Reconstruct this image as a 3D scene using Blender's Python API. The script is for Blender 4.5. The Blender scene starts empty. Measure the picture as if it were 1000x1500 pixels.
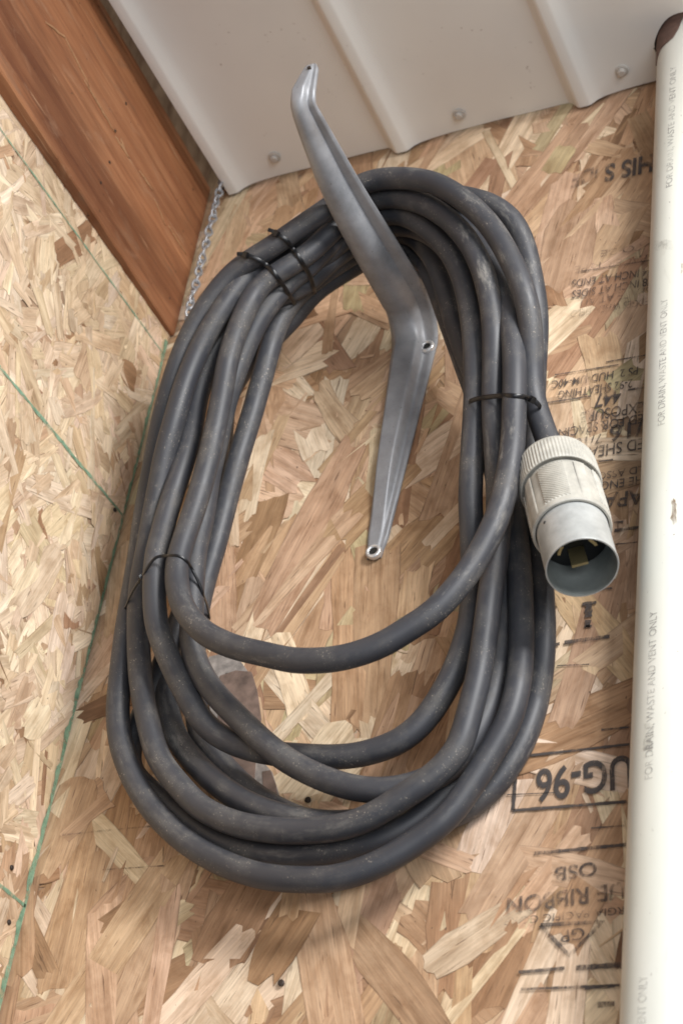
import bpy, bmesh, math, random
from mathutils import Vector, Matrix, noise as mnoise
random.seed(11)
scene = bpy.context.scene
col = scene.collection
rad = math.radians

# ------------------------------------------------------------------ camera
CAM = Vector([0.64685, -1.14568, 1.00426])
W = Matrix([[0.907011, -0.153761, -0.392031], [0.401373, 0.597309, 0.69435], [0.1274, -0.787133, 0.603482]])            # columns: image right, image down, forward
F = 2721.27                    # focal length in pixels of the 1000 x 1500 photograph
cd = bpy.data.cameras.new("camera"); camo = bpy.data.objects.new("camera", cd); col.objects.link(camo)
right, down, fwd = W.col[0], W.col[1], W.col[2]
m = Matrix((( right[0], -down[0], -fwd[0], CAM[0]), (right[1], -down[1], -fwd[1], CAM[1]),
            (right[2], -down[2], -fwd[2], CAM[2]), (0, 0, 0, 1)))
camo.matrix_world = m
cd.sensor_fit = 'VERTICAL'; cd.sensor_height = 36.0; cd.lens = 36.0 * F / 1500.0
cd.clip_start = 0.02; cd.clip_end = 60
cd.dof.use_dof = True; cd.dof.focus_distance = 1.52; cd.dof.aperture_fstop = 9.0
scene.camera = camo

# ------------------------------------------------------------------ light
wd = bpy.data.worlds.new("World"); scene.world = wd; wd.use_nodes = True
wb = wd.node_tree.nodes['Background']
wb.inputs[0].default_value = (0.80, 0.88, 1.0, 1); wb.inputs[1].default_value = 0.27
def area(name, loc, target, sx, sy, power, color):
    ld = bpy.data.lights.new(name, 'AREA'); ld.shape = 'RECTANGLE'; ld.size = sx; ld.size_y = sy
    ld.energy = power; ld.color = color
    lo = bpy.data.objects.new(name, ld); col.objects.link(lo); lo.location = loc
    lo.rotation_euler = (Vector(target) - Vector(loc)).to_track_quat('-Z', 'Y').to_euler()
    return lo
area("key_lamp", (1.7, -1.45, 2.62), (0.05, 0, 1.95), 0.8, 0.65, 82, (1.0, 0.99, 0.978))
area("low_fill_light", (1.7, -2.3, 1.0), (0.0, 0, 2.1), 1.5, 1.5, 36, (0.93, 0.96, 1.0))  # added fill lamp for floor bounce, low in front to brighten the ceiling
scene.cycles.filter_width = 1.75
scene.view_settings.view_transform = 'Standard'; scene.view_settings.look = 'None'
scene.view_settings.exposure = 0.0; scene.view_settings.gamma = 1.0

# ------------------------------------------------------------------ helpers
def ray(x, y): return W @ Vector(((x - 500) / F, (y - 750) / F, 1.0))
def wall_pt(x, y, d=0.0):                      # point d metres in front of the back wall (wall plane Y = 0)
    r = ray(x, y); return CAM + r * ((-d - CAM.y) / r.y)
def side_pt(x, y, X0):
    r = ray(x, y); return CAM + r * ((X0 - CAM.x) / r.x)
def flat_pt(x, y, Z0):
    r = ray(x, y); return CAM + r * ((Z0 - CAM.z) / r.z)

def obj(name, me, mat=None, parent=None, smooth=False):
    o = bpy.data.objects.new(name, me); col.objects.link(o)
    if mat:
        me.materials.clear(); me.materials.append(mat)
    if parent: o.parent = parent; o.matrix_parent_inverse = parent.matrix_world.inverted()
    if smooth:
        for p in me.polygons: p.use_smooth = True
    return o
def mesh(name, v, f):
    me = bpy.data.meshes.new(name); me.from_pydata([tuple(a) for a in v], [], f); me.update(); return me
def fix(me):
    bm = bmesh.new(); bm.from_mesh(me); bmesh.ops.recalc_face_normals(bm, faces=bm.faces); bm.to_mesh(me); bm.free(); return me
def thing(name, label, cat, loc=(0, 0, 0), group=None):
    o = bpy.data.objects.new(name, None); col.objects.link(o); o.location = loc
    o.empty_display_size = 0.02
    o['label'] = label; o['category'] = cat
    if group: o['group'] = group
    bpy.context.view_layer.update()
    return o
def tag(o, label, cat, group=None):
    o['label'] = label; o['category'] = cat
    if group: o['group'] = group
    return o
def box_mesh(name, x0, x1, y0, y1, z0, z1):
    v = [(x, y, z) for x in (x0, x1) for y in (y0, y1) for z in (z0, z1)]
    f = [(0, 1, 3, 2), (4, 6, 7, 5), (0, 4, 5, 1), (2, 3, 7, 6), (0, 2, 6, 4), (1, 5, 7, 3)]
    return fix(mesh(name, v, f))
def srgb(r, g, b):
    g_ = lambda c: (c / 255 / 12.92) if c / 255 <= 0.04045 else ((c / 255 + 0.055) / 1.055) ** 2.4
    return (g_(r), g_(g), g_(b))
def smoothstep(a, b, x):
    t = max(0, min(1, (x - a) / (b - a))); return t * t * (3 - 2 * t)
def frame(ax):
    ax = ax.normalized(); h = Vector((0, 0, 1)) if abs(ax.z) < 0.9 else Vector((1, 0, 0))
    u = ax.cross(h).normalized(); return u, ax.cross(u).normalized()
def lathe(name, prof, origin, axis, n=48, udir=None, caps=True):
    """prof: list of (distance along axis, radius)"""
    axis = axis.normalized(); u, w = frame(axis)
    if udir is not None:
        u = (udir - axis * udir.dot(axis)).normalized(); w = axis.cross(u)
    v = []; f = []
    for (s, r) in prof:
        for k in range(n):
            a = 2 * math.pi * k / n
            rr = r(a) if callable(r) else r
            v.append(origin + axis * s + (u * math.cos(a) + w * math.sin(a)) * rr)
    for i in range(len(prof) - 1):
        for k in range(n):
            f.append((i * n + k, i * n + (k + 1) % n, (i + 1) * n + (k + 1) % n, (i + 1) * n + k))
    if caps:
        f.append(tuple(range(n))); f.append(tuple(reversed(range((len(prof) - 1) * n, len(prof) * n))))
    return fix(mesh(name, v, f))
def tube_mesh(name, P, r, n=16, closed=False, ry=None, normal=None):
    """tube (or strap, with ry) along points P, with a length/angle UV map"""
    N = len(P); v = []; f = []; L = [0.0]
    for i in range(1, N): L.append(L[-1] + (P[i] - P[i - 1]).length)
    t0 = (P[1] - P[0]).normalized(); u = frame(t0)[0]
    for i in range(N):
        a = P[(i + 1) % N] if (closed or i + 1 < N) else P[i]
        b = P[i - 1] if (closed or i > 0) else P[i]
        t = (a - b).normalized()
        if normal: nn = normal(i, t); u = (nn - t * nn.dot(t)).normalized()
        else: u = (u - t * u.dot(t)).normalized()
        w = t.cross(u)
        rr = r(i) if callable(r) else r
        for k in range(n):
            q = 2 * math.pi * k / n
            if ry is None: v.append(P[i] + (u * math.cos(q) + w * math.sin(q)) * rr)
            else:
                c, s = math.cos(q), math.sin(q)
                v.append(P[i] + u * rr * math.copysign(abs(c) ** 0.5, c) + w * ry * math.copysign(abs(s) ** 0.5, s))
    M = N if closed else N - 1
    for i in range(M):
        j = (i + 1) % N
        for k in range(n): f.append((i * n + k, i * n + (k + 1) % n, j * n + (k + 1) % n, j * n + k))
    nf = len(f)
    if not closed: f.append(tuple(reversed(range(n)))); f.append(tuple(range((N - 1) * n, N * n)))
    me = mesh(name, v, f)
    uv = me.uv_layers.new(name="grain"); li = 0; data = [0.0] * (2 * len(me.loops))
    for fi, face in enumerate(f):
        for q, vi in enumerate(face):
            if fi < nf:
                i, k = divmod(vi, n); kk = k if not (k == 0 and q in (1, 2)) else n
                data[2 * li] = L[i]; data[2 * li + 1] = kk / n
            li += 1
    uv.data.foreach_set("uv", data)
    return fix(me)

# ------------------------------------------------------------------ materials
class N:
    def __init__(s, name, rough=0.6, metal=0.0):
        s.m = bpy.data.materials.new(name); s.m.use_nodes = True; s.t = s.m.node_tree
        s.b = s.t.nodes['Principled BSDF']; s.b.inputs['Roughness'].default_value = rough; s.b.inputs['Metallic'].default_value = metal
    def n(s, kind, **kw):
        x = s.t.nodes.new(kind)
        for k, v in kw.items(): setattr(x, k, v)
        return x
    def l(s, a, b): s.t.links.new(a, b)
    def uv(s): return s.n('ShaderNodeUVMap', uv_map='grain').outputs[0]
    def co(s): return s.n('ShaderNodeTexCoord').outputs['Object']
    def scale(s, v, x, y, z, off=None):
        mp = s.n('ShaderNodeMapping'); s.l(v, mp.inputs[0]); mp.inputs['Scale'].default_value = (x, y, z)
        if off is not None: s.l(off, mp.inputs['Location'])
        return mp.outputs[0]
    def noise(s, v, sc=1.0, det=4.0, rough=0.55, dist=0.0):
        x = s.n('ShaderNodeTexNoise'); s.l(v, x.inputs['Vector']); x.inputs['Scale'].default_value = sc
        x.inputs['Detail'].default_value = det; x.inputs['Roughness'].default_value = rough; x.inputs['Distortion'].default_value = dist
        return x.outputs['Fac']
    def ramp(s, v, stops):
        x = s.n('ShaderNodeValToRGB'); s.l(v, x.inputs[0]); e = x.color_ramp.elements
        while len(e) < len(stops): e.new(0.5)
        for el, (p, c) in zip(e, stops):
            el.position = p; el.color = (c, c, c, 1) if not hasattr(c, '__len__') else (*c, 1)
        return x.outputs[0]
    def mix(s, fac, a, b, mode='MIX'):
        x = s.n('ShaderNodeMix', data_type='RGBA', blend_type=mode)
        for sock, val in ((x.inputs[0], fac), (x.inputs[6], a), (x.inputs[7], b)):
            if hasattr(val, 'is_linked') or hasattr(val, 'links'): s.l(val, sock)
            elif hasattr(val, '__len__'): sock.default_value = (*val, 1)
            else: sock.default_value = val
        return x.outputs[2]
    def math(s, op, a, b=0.0):
        x = s.n('ShaderNodeMath', operation=op)
        for sock, val in ((x.inputs[0], a), (x.inputs[1], b)):
            if hasattr(val, 'links'): s.l(val, sock)
            else: sock.default_value = val
        return x.outputs[0]
    def base(s, c):
        if hasattr(c, 'links'): s.l(c, s.b.inputs['Base Color'])
        else: s.b.inputs['Base Color'].default_value = (*c, 1)
    def rough(s, v): s.l(v, s.b.inputs['Roughness'])
    def bump(s, h, strength=0.3, dist=0.001):
        x = s.n('ShaderNodeBump'); x.inputs['Strength'].default_value = strength; x.inputs['Distance'].default_value = dist
        s.l(h, x.inputs['Height']); s.l(x.outputs[0], s.b.inputs['Normal'])

def mat_flake():
    M = N('wood_flake', 0.72); uv = M.uv()
    at = M.n('ShaderNodeAttribute', attribute_name='tint'); rn = M.n('ShaderNodeAttribute', attribute_name='rnd')
    off = M.n('ShaderNodeCombineXYZ'); M.l(M.math('MULTIPLY', rn.outputs['Fac'], 37.0), off.inputs[0]); M.l(M.math('MULTIPLY', rn.outputs['Fac'], 91.0), off.inputs[2])
    fine = M.noise(M.scale(uv, 24, 620, 1, off.outputs[0]), 1, 3, 0.6)
    band = M.noise(M.scale(uv, 9, 170, 1, off.outputs[0]), 1, 3, 0.5, 0.4)
    blot = M.noise(M.scale(uv, 30, 60, 1, off.outputs[0]), 1, 5, 0.65, 0.5)
    crk = M.noise(M.scale(uv, 38, 520, 1, off.outputs[0]), 1, 2, 0.5, 0.3)
    c = M.mix(1.0, at.outputs['Color'], M.ramp(fine, [(0.25, 0.76), (0.75, 1.15)]), 'MULTIPLY')
    c = M.mix(1.0, c, M.ramp(band, [(0.28, (0.80, 0.74, 0.67)), (0.5, (1.0, 0.98, 0.95)), (0.72, (1.16, 1.15, 1.13))]), 'MULTIPLY')
    c = M.mix(0.9, c, M.ramp(blot, [(0.32, (0.70, 0.62, 0.54)), (0.55, (1.02, 1.0, 0.98)), (0.75, (1.12, 1.12, 1.1))]), 'MULTIPLY')
    c = M.mix(M.ramp(crk, [(0.645, 0.0), (0.73, 0.7)]), c, (0.09, 0.045, 0.022))
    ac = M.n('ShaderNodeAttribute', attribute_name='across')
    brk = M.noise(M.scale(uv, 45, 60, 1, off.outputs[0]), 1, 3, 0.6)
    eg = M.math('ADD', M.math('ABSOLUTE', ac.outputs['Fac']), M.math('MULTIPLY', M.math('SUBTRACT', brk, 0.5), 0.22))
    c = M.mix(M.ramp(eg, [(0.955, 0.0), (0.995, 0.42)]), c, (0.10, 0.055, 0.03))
    w = M.co(); st = M.noise(M.scale(w, 5, 5, 3.2), 1, 4, 0.6, 0.5)
    c = M.mix(1.0, c, M.ramp(st, [(0.32, (0.80, 0.73, 0.67)), (0.46, (0.95, 0.93, 0.91)), (0.64, (1.05, 1.05, 1.05))]), 'MULTIPLY')
    sp = M.noise(M.scale(w, 210, 210, 150), 1, 2, 0.5)
    c = M.mix(M.ramp(sp, [(0.735, 0.0), (0.77, 0.75)]), c, (0.07, 0.04, 0.025))
    M.base(c); M.bump(M.math('ADD', fine, band), 0.45, 0.0004); return M.m
def mat_board():
    M = N('board_core', 0.8); o = M.co()
    M.base(M.ramp(M.noise(M.scale(o, 60, 60, 20), 1, 4), [(0.3, (0.22, 0.13, 0.075)), (0.7, (0.48, 0.33, 0.21))])); return M.m
def mat_ink(col_=(0.06, 0.048, 0.044), lo=0.37, hi=0.53, top=0.90, nm='stamp_ink'):
    M = N(nm, 0.75); o = M.co()
    M.base(col_)
    a = M.noise(M.scale(o, 60, 60, 60), 1, 5, 0.65); b = M.noise(M.scale(o, 900, 900, 120), 1, 2, 0.6)
    s = M.math('ADD', M.math('MULTIPLY', a, 0.72), M.math('MULTIPLY', b, 0.28))
    M.l(M.ramp(s, [(lo, 0.05), (hi, top)]), M.b.inputs['Alpha']); return M.m
def mat_green():
    M = N('green_edge_paint', 0.7); o = M.co()
    M.base(M.ramp(M.noise(M.scale(o, 120, 120, 120), 1, 4), [(0.3, (0.10, 0.22, 0.14)), (0.7, (0.26, 0.40, 0.27))]))
    M.l(M.ramp(M.noise(M.scale(o, 150, 150, 150), 1, 4, 0.7), [(0.34, 0.25), (0.52, 0.85)]), M.b.inputs['Alpha']); return M.m
def mat_beam():
    M = N('old_stained_timber', 0.5); o = M.co()
    g = M.noise(M.scale(o, 90, 2.4, 95), 1, 4, 0.55, 0.6); fine = M.noise(M.scale(o, 600, 7, 620), 1, 3, 0.6)
    big = M.noise(M.scale(o, 12, 3, 14), 1, 4, 0.55)
    c = M.ramp(g, [(0.25, (0.20, 0.072, 0.032)), (0.48, (0.32, 0.132, 0.058)), (0.75, (0.43, 0.205, 0.100))])
    c = M.mix(1.0, c, M.ramp(big, [(0.34, (0.50, 0.42, 0.38)), (0.60, (1.12, 1.12, 1.10))]), 'MULTIPLY')
    c = M.mix(1.0, c, M.ramp(fine, [(0.3, 0.84), (0.7, 1.10)]), 'MULTIPLY')
    pale = M.noise(M.scale(o, 260, 9, 240), 1, 5, 0.6, 0.4)
    c = M.mix(M.ramp(pale, [(0.62, 0.0), (0.74, 0.7)]), c, (0.50, 0.31, 0.18))
    kn = M.noise(M.scale(o, 34, 10, 30), 1, 4, 0.6, 1.2)
    c = M.mix(M.ramp(kn, [(0.60, 0.0), (0.72, 0.6)]), c, (0.20, 0.115, 0.07))
    gr = M.noise(M.scale(o, 50, 16, 50), 1, 6, 0.7, 0.6)
    c = M.mix(M.ramp(gr, [(0.58, 0.0), (0.75, 0.45)]), c, (0.42, 0.27, 0.17))
    spk = M.noise(M.scale(o, 170, 110, 170), 1, 2, 0.5)
    c = M.mix(M.ramp(spk, [(0.72, 0.0), (0.76, 0.8)]), c, (0.03, 0.015, 0.01))
    M.base(c); M.rough(M.ramp(big, [(0.2, 0.42), (0.8, 0.62)])); M.bump(M.math('ADD', g, fine), 0.25, 0.0008); return M.m
def mat_cord():
    M = N('black_rubber', 0.5); uv = M.uv(); o = M.co()
    st = M.noise(M.scale(uv, 18, 9, 1), 1, 4, 0.6); big = M.noise(M.scale(o, 9, 9, 9), 1, 3, 0.5)
    mid = M.noise(M.scale(o, 42, 42, 42), 1, 5, 0.65)
    fine = M.noise(M.scale(o, 700, 700, 700), 1, 2, 0.6)
    c = M.ramp(big, [(0.3, (0.030, 0.0315, 0.038)), (0.7, (0.048, 0.0485, 0.055))])
    dust = M.math('MULTIPLY', M.ramp(M.math('ADD', M.math('MULTIPLY', mid, 0.6), M.math('MULTIPLY', st, 0.4)), [(0.47, 0.0), (0.66, 0.8)]), M.ramp(big, [(0.36, 0.12), (0.6, 1.0)]))
    c = M.mix(M.math('MULTIPLY', dust, 0.5), c, (0.180, 0.163, 0.138))
    spk = M.math('MULTIPLY', M.ramp(fine, [(0.63, 0.0), (0.72, 1.0)]), M.ramp(mid, [(0.50, 0.0), (0.62, 0.9)]))
    c = M.mix(spk, c, (0.38, 0.33, 0.27))
    scuff = M.math('MULTIPLY', M.ramp(M.noise(M.scale(uv, 20, 4.0, 1), 1, 8, 0.76), [(0.535, 0.0), (0.66, 0.9)]), M.ramp(M.noise(M.scale(o, 6, 6, 6), 1, 2), [(0.45, 0.04), (0.60, 0.8)]))
    c = M.mix(scuff, c, (0.26, 0.245, 0.22))
    M.base(c); M.rough(M.ramp(dust, [(0.0, 0.50), (1.0, 0.8)]))
    M.bump(M.math('ADD', M.math('MULTIPLY', fine, 0.35), mid), 0.12, 0.0006); return M.m
def mat_simple(name, c, rough, metal=0.0, var=0.12, sc=60.0, bump=0.0):
    M = N(name, rough, metal); o = M.co()
    x = M.noise(M.scale(o, sc, sc, sc), 1, 5, 0.6)
    M.base(M.mix(1.0, c, M.ramp(x, [(0.25, 1 - var), (0.75, 1 + var)]), 'MULTIPLY'))
    if bump: M.bump(x, bump, 0.0005)
    return M.m
def mat_bracket():
    M = N('grey_enamel', 0.45, 0.3); o = M.co()
    a = M.noise(M.scale(o, 35, 35, 35), 1, 5, 0.65); s = M.noise(M.scale(o, 420, 420, 420), 1, 2, 0.5)
    c = M.ramp(a, [(0.3, (0.235, 0.24, 0.255)), (0.7, (0.34, 0.344, 0.358))])
    c = M.mix(M.ramp(s, [(0.70, 0.0), (0.76, 0.7)]), c, (0.11, 0.10, 0.09))
    w = M.noise(M.scale(o, 120, 120, 120), 1, 5, 0.7)
    c = M.mix(M.ramp(w, [(0.66, 0.0), (0.75, 0.5)]), c, (0.40, 0.37, 0.33))
    sc = M.noise(M.scale(o, 900, 60, 40), 1, 2, 0.5)
    c = M.mix(M.math('MULTIPLY', M.ramp(sc, [(0.70, 0.0), (0.74, 0.6)]), M.ramp(w, [(0.45, 0.0), (0.6, 1.0)])), c, (0.55, 0.55, 0.54))
    gr = M.noise(M.scale(o, 18, 18, 14), 1, 5, 0.7)
    c = M.mix(M.ramp(gr, [(0.50, 0.0), (0.72, 0.45)]), c, (0.17, 0.155, 0.14))
    M.base(c); M.rough(M.ramp(a, [(0.3, 0.38), (0.7, 0.6)])); return M.m
def mat_ceiling():
    M = N('beige_sheet_metal', 0.42); o = M.co()
    big = M.noise(M.scale(o, 6, 4, 6), 1, 4, 0.55); s = M.noise(M.scale(o, 160, 160, 160), 1, 3, 0.6)
    c = M.ramp(big, [(0.3, (0.68, 0.665, 0.63)), (0.7, (0.75, 0.74, 0.70))])
    st = M.math('MULTIPLY', M.ramp(s, [(0.66, 0.0), (0.76, 0.7)]), M.ramp(M.noise(M.scale(o, 14, 14, 14), 1, 3), [(0.52, 0.0), (0.66, 1.0)]))
    c = M.mix(st, c, (0.22, 0.16, 0.11)); M.base(c); return M.m
def mat_pvc():
    M = N('white_plastic_pipe', 0.34); o = M.co()
    big = M.noise(M.scale(o, 14, 14, 5), 1, 4, 0.6)
    c = M.ramp(big, [(0.3, (0.55, 0.55, 0.48)), (0.7, (0.64, 0.63, 0.58))])
    d = M.noise(M.scale(o, 70, 70, 18), 1, 5, 0.7, 0.5)
    c = M.mix(M.ramp(d, [(0.62, 0.0), (0.80, 0.4)]), c, (0.36, 0.32, 0.26))
    k = M.noise(M.scale(o, 300, 300, 210), 1, 2, 0.5)
    c = M.mix(M.ramp(k, [(0.735, 0.0), (0.77, 0.75)]), c, (0.16, 0.13, 0.11)); M.base(c); return M.m

MF = mat_flake(); MB = mat_board(); INK = mat_ink(); INK_FAINT = mat_ink((0.06, 0.045, 0.04), 0.45, 0.62, 0.75, 'faded_stamp_ink')
SMUDGE = mat_ink((0.05, 0.042, 0.04), 0.41, 0.57, 0.82, 'smudged_stamp_ink'); SOLID = mat_ink((0.05, 0.042, 0.04), 0.30, 0.46, 0.92, 'dense_stamp_ink')
PRINT = mat_ink((0.26, 0.25, 0.235), 0.36, 0.60, 0.72, 'pipe_print')
GREEN = mat_green(); BEAM = mat_beam(); CORD = mat_cord(); BRK = mat_bracket(); CEIL = mat_ceiling(); PVC = mat_pvc()
TIE = mat_simple('black_nylon', (0.005, 0.005, 0.006), 0.35)
IVORY = mat_simple('ivory_nylon', (0.40, 0.385, 0.34), 0.55, 0, 0.25, 80)
ZINC = mat_simple('dull_zinc', (0.46, 0.475, 0.465), 0.45, 0.4, 0.22, 60)
SHADED_ZINC = mat_simple('shaded_zinc', (0.17, 0.185, 0.175), 0.5, 0.3, 0.2, 60)  # zinc copy with the shade inside the shell put into its colour
DARK = mat_simple('black_insulator', (0.012, 0.012, 0.011), 0.5)
BRASS = mat_simple('brass', (0.45, 0.38, 0.20), 0.4, 0.8)
CHROME = mat_simple('bright_zinc_ring', (0.72, 0.72, 0.72), 0.3, 0.6)
STEEL = mat_simple('galvanised_wire', (0.36, 0.37, 0.385), 0.42, 0.5, 0.3, 150)
RUST = mat_simple('dark_nail', (0.035, 0.024, 0.018), 0.6, 0.2)
ROOF = mat_simple('brown_roof_wood', (0.075, 0.042, 0.028), 0.8, 0, 0.3, 30)
SCREW = mat_simple('painted_screw', (0.50, 0.47, 0.43), 0.4, 0.1)

# ------------------------------------------------------------------ oriented strand board
COLS = (-1, -0.62, -0.25, 0.15, 0.55, 1)
NCOL = len(COLS)
def flake_geo(length, width, n, rng, thick):
    """one splintery flake in its own plane: rows along the grain, four columns across"""
    rows = []
    amp = width * 0.06; ph = rng.uniform(0, 9); bow = rng.uniform(-1, 1) * width * 0.10
    skew = rng.gauss(0, 0.22) * width
    taper = (rng.uniform(0.72, 1.0), rng.uniform(0.72, 1.0))
    for i in range(n + 1):
        t = i / n; u = (t - 0.5) * length
        e = min(t * 6, 1) * 1.0
        wl = width / 2 * (taper[0] + (1 - taper[0]) * min(1, t * 3.0)) * (taper[1] + (1 - taper[1]) * min(1, (1 - t) * 3.0))
        row = []
        for j, s in enumerate(COLS):
            uu = u + skew * s * 0.5
            if i in (0, n): uu += rng.uniform(-0.085, 0.085) * min(length, width * 2.4)
            vv = s * wl + bow * (4 * (t - .5) ** 2) + amp * math.sin(ph + t * 5 + s) * (abs(s) > .9) + rng.uniform(-1, 1) * amp * 0.35
            row.append((uu, vv))
        rows.append(row)
    return rows
class FlakeMesh:
    def __init__(s): s.v = []; s.f = []; s.uv = []; s.tint = []; s.rnd = []; s.vn = []
    def add(s, rows, place, tint, rnd, thick):
        b = len(s.v); n = len(rows); flat = [q for r in rows for q in r]
        for (u, v) in flat: s.v.append(place(u, v, 0.0)); s.uv.append((u, v)); s.tint.append(tint); s.rnd.append(rnd)
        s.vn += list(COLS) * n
        for i in range(n - 1):
            for j in range(NCOL - 1):
                a = b + i * NCOL + j; s.f.append((a, a + 1, a + NCOL + 1, a + NCOL))
        per = list(range(NCOL)) + [i * NCOL + NCOL - 1 for i in range(1, n)] + [(n - 1) * NCOL + j for j in range(NCOL - 2, -1, -1)] + [i * NCOL for i in range(n - 2, 0, -1)]
        b2 = len(s.v)
        for q in per:
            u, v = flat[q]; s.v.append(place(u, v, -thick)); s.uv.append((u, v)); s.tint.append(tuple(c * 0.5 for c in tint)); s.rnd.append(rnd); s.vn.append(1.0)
        K = len(per)
        for q in range(K):
            r = (q + 1) % K; s.f.append((b + per[q], b2 + q, b2 + r, b + per[r]))
    def build(s, name, mat, parent):
        me = mesh(name, s.v, s.f)
        ca = me.attributes.new('tint', 'FLOAT_COLOR', 'POINT'); ca.data.foreach_set('color', [c for t in s.tint for c in (*t, 1)])
        ra = me.attributes.new('rnd', 'FLOAT', 'POINT'); ra.data.foreach_set('value', s.rnd)
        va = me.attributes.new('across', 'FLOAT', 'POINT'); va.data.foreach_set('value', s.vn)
        uv = me.uv_layers.new(name='grain'); d = [0.0] * (2 * len(me.loops)); vi = [0] * len(me.loops)
        me.loops.foreach_get('vertex_index', vi)
        for k, i in enumerate(vi): d[2 * k], d[2 * k + 1] = s.uv[i]
        uv.data.foreach_set('uv', d)
        return obj(name, me, mat, parent)
def pick(pal, rng):
    r = rng.random()
    for w, c in pal:
        if r < w: break
        r -= w
    k = rng.uniform(0.88, 1.1); c = srgb(*c)
    return (min(.85, c[0] * k), min(.8, c[1] * k * rng.uniform(.96, 1.03)), min(.75, c[2] * k * rng.uniform(.92, 1.05)))
def board_flakes(parent, specs, to_world, front, nbig, in_view, rng, stack):
    """specs: (a, b, angle, length, width, tint); a and b are board coordinates"""
    items = []
    for (a, b, ang, ln, wd_, tint, lift) in specs:
        depth = rng.random() if lift is None else lift
        items.append((depth, a, b, ang, ln, wd_, tint))
    items.sort(key=lambda q: q[0])
    score = sorted(range(len(items)), key=lambda i: -(items[i][4] * items[i][5] * max(0, items[i][0] - 0.45) * (1 if in_view(items[i][1], items[i][2]) else 0)))
    big = set(score[:nbig]); rest = FlakeMesh()
    for i, (depth, a, b, ang, ln, wd_, tint) in enumerate(items):
        ca, sa = math.cos(ang), math.sin(ang)
        tu, tv = rng.uniform(-1, 1) * 0.0003 / ln * 2, rng.uniform(-1, 1) * 0.0002 / wd_ * 2
        h0 = depth * stack + i * 2e-8
        rows = flake_geo(ln, wd_, 6 if ln > 0.04 else 4, rng, 0.0006)
        def place(u, v, dz):
            return to_world(a + u * ca - v * sa, b + u * sa + v * ca, front + h0 + u * tu + v * tv + dz)
        if i in big:
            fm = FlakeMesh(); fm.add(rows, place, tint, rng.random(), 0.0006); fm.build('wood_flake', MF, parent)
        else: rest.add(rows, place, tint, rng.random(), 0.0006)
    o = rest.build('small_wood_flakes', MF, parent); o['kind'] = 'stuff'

rng = random.Random(5)
back = thing('strand_board_wall', 'back wall of tan oriented strand board with upside down black stamps, behind the coiled cord', 'wall', (0.3, 0, 1.35))
obj('board', box_mesh('board', -0.245, 0.85, 0.0018, 0.013, 1.33, 2.56), MB, back)
PAL_B = [(0.24, (216, 198, 174)), (0.34, (196, 169, 142)), (0.23, (180, 151, 123)), (0.13, (160, 129, 101)), (0.03, (132, 102, 78)), (0.03, (184, 169, 137))]
specs = []
for k in range(2200):
    a, b = rng.uniform(-0.26, 0.80), rng.uniform(1.34, 2.55)
    ang = rad(90) + (rng.gauss(rad(-12), rad(20)) if rng.random() < 0.74 else rng.uniform(-1.5, 1.5))
    ln = min(0.20, max(0.035, rng.lognormvariate(math.log(0.112), 0.42)))
    wd_ = min(0.062, max(0.009, rng.lognormvariate(math.log(0.0285), 0.45)))
    tn = pick(PAL_B, rng)
    if tn[0] < 0.30: ln *= 0.5; wd_ *= 0.6
    specs.append((a, b, ang, ln, wd_, tn, None))
for k in range(150):                                  # thin splinters on top
    a, b = rng.uniform(-0.25, 0.6), rng.uniform(1.4, 2.52)
    specs.append((a, b, rad(90) + rng.gauss(rad(-14), rad(34)), rng.uniform(0.012, 0.05), rng.uniform(0.0016, 0.0055), pick(PAL_B, rng), rng.uniform(0.6, 1.0)))
board_flakes(back, specs, lambda a, b, h: (a, 0.0016 - h, b), 0.0, 300, lambda a, b: -0.24 < a < 0.36 and 1.48 < b < 2.5, rng, 0.0014)

side = thing('strand_board_partition', 'pale left wall of finer strand board with green marking lines, below the brown beam', 'wall', (-0.236, -0.4, 1.35))
obj('board', box_mesh('board', -0.2445, -0.2330, -1.0, -0.0012, 1.33, 2.534), MB, side)
PAL_L = [(0.26, (217, 200, 177)), (0.50, (207, 187, 162)), (0.16, (198, 174, 148)), (0.06, (178, 150, 122)), (0.02, (152, 120, 93))]
specs = []
for k in range(4200):
    a, b = rng.uniform(-0.72, 0.0), rng.uniform(1.36, 2.42)
    ln = min(0.12, max(0.012, rng.lognormvariate(math.log(0.052), 0.5)))
    wd_ = min(0.034, max(0.003, rng.lognormvariate(math.log(0.0165), 0.5)))
    a = min(a, -0.003 - 0.3 * ln * rng.random())
    specs.append((a, b, rng.gauss(rad(90), rad(45)), ln, wd_, pick(PAL_L, rng), None))
def in_left(a, b): return a > -0.33 and 1.5 < b < 2.29
def left_world(a, b, h): return (-0.2326 + h, min(a, -0.0015), b)
board_flakes(side, specs, left_world, 0.0, 300, in_left, rng, 0.0008)

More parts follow.
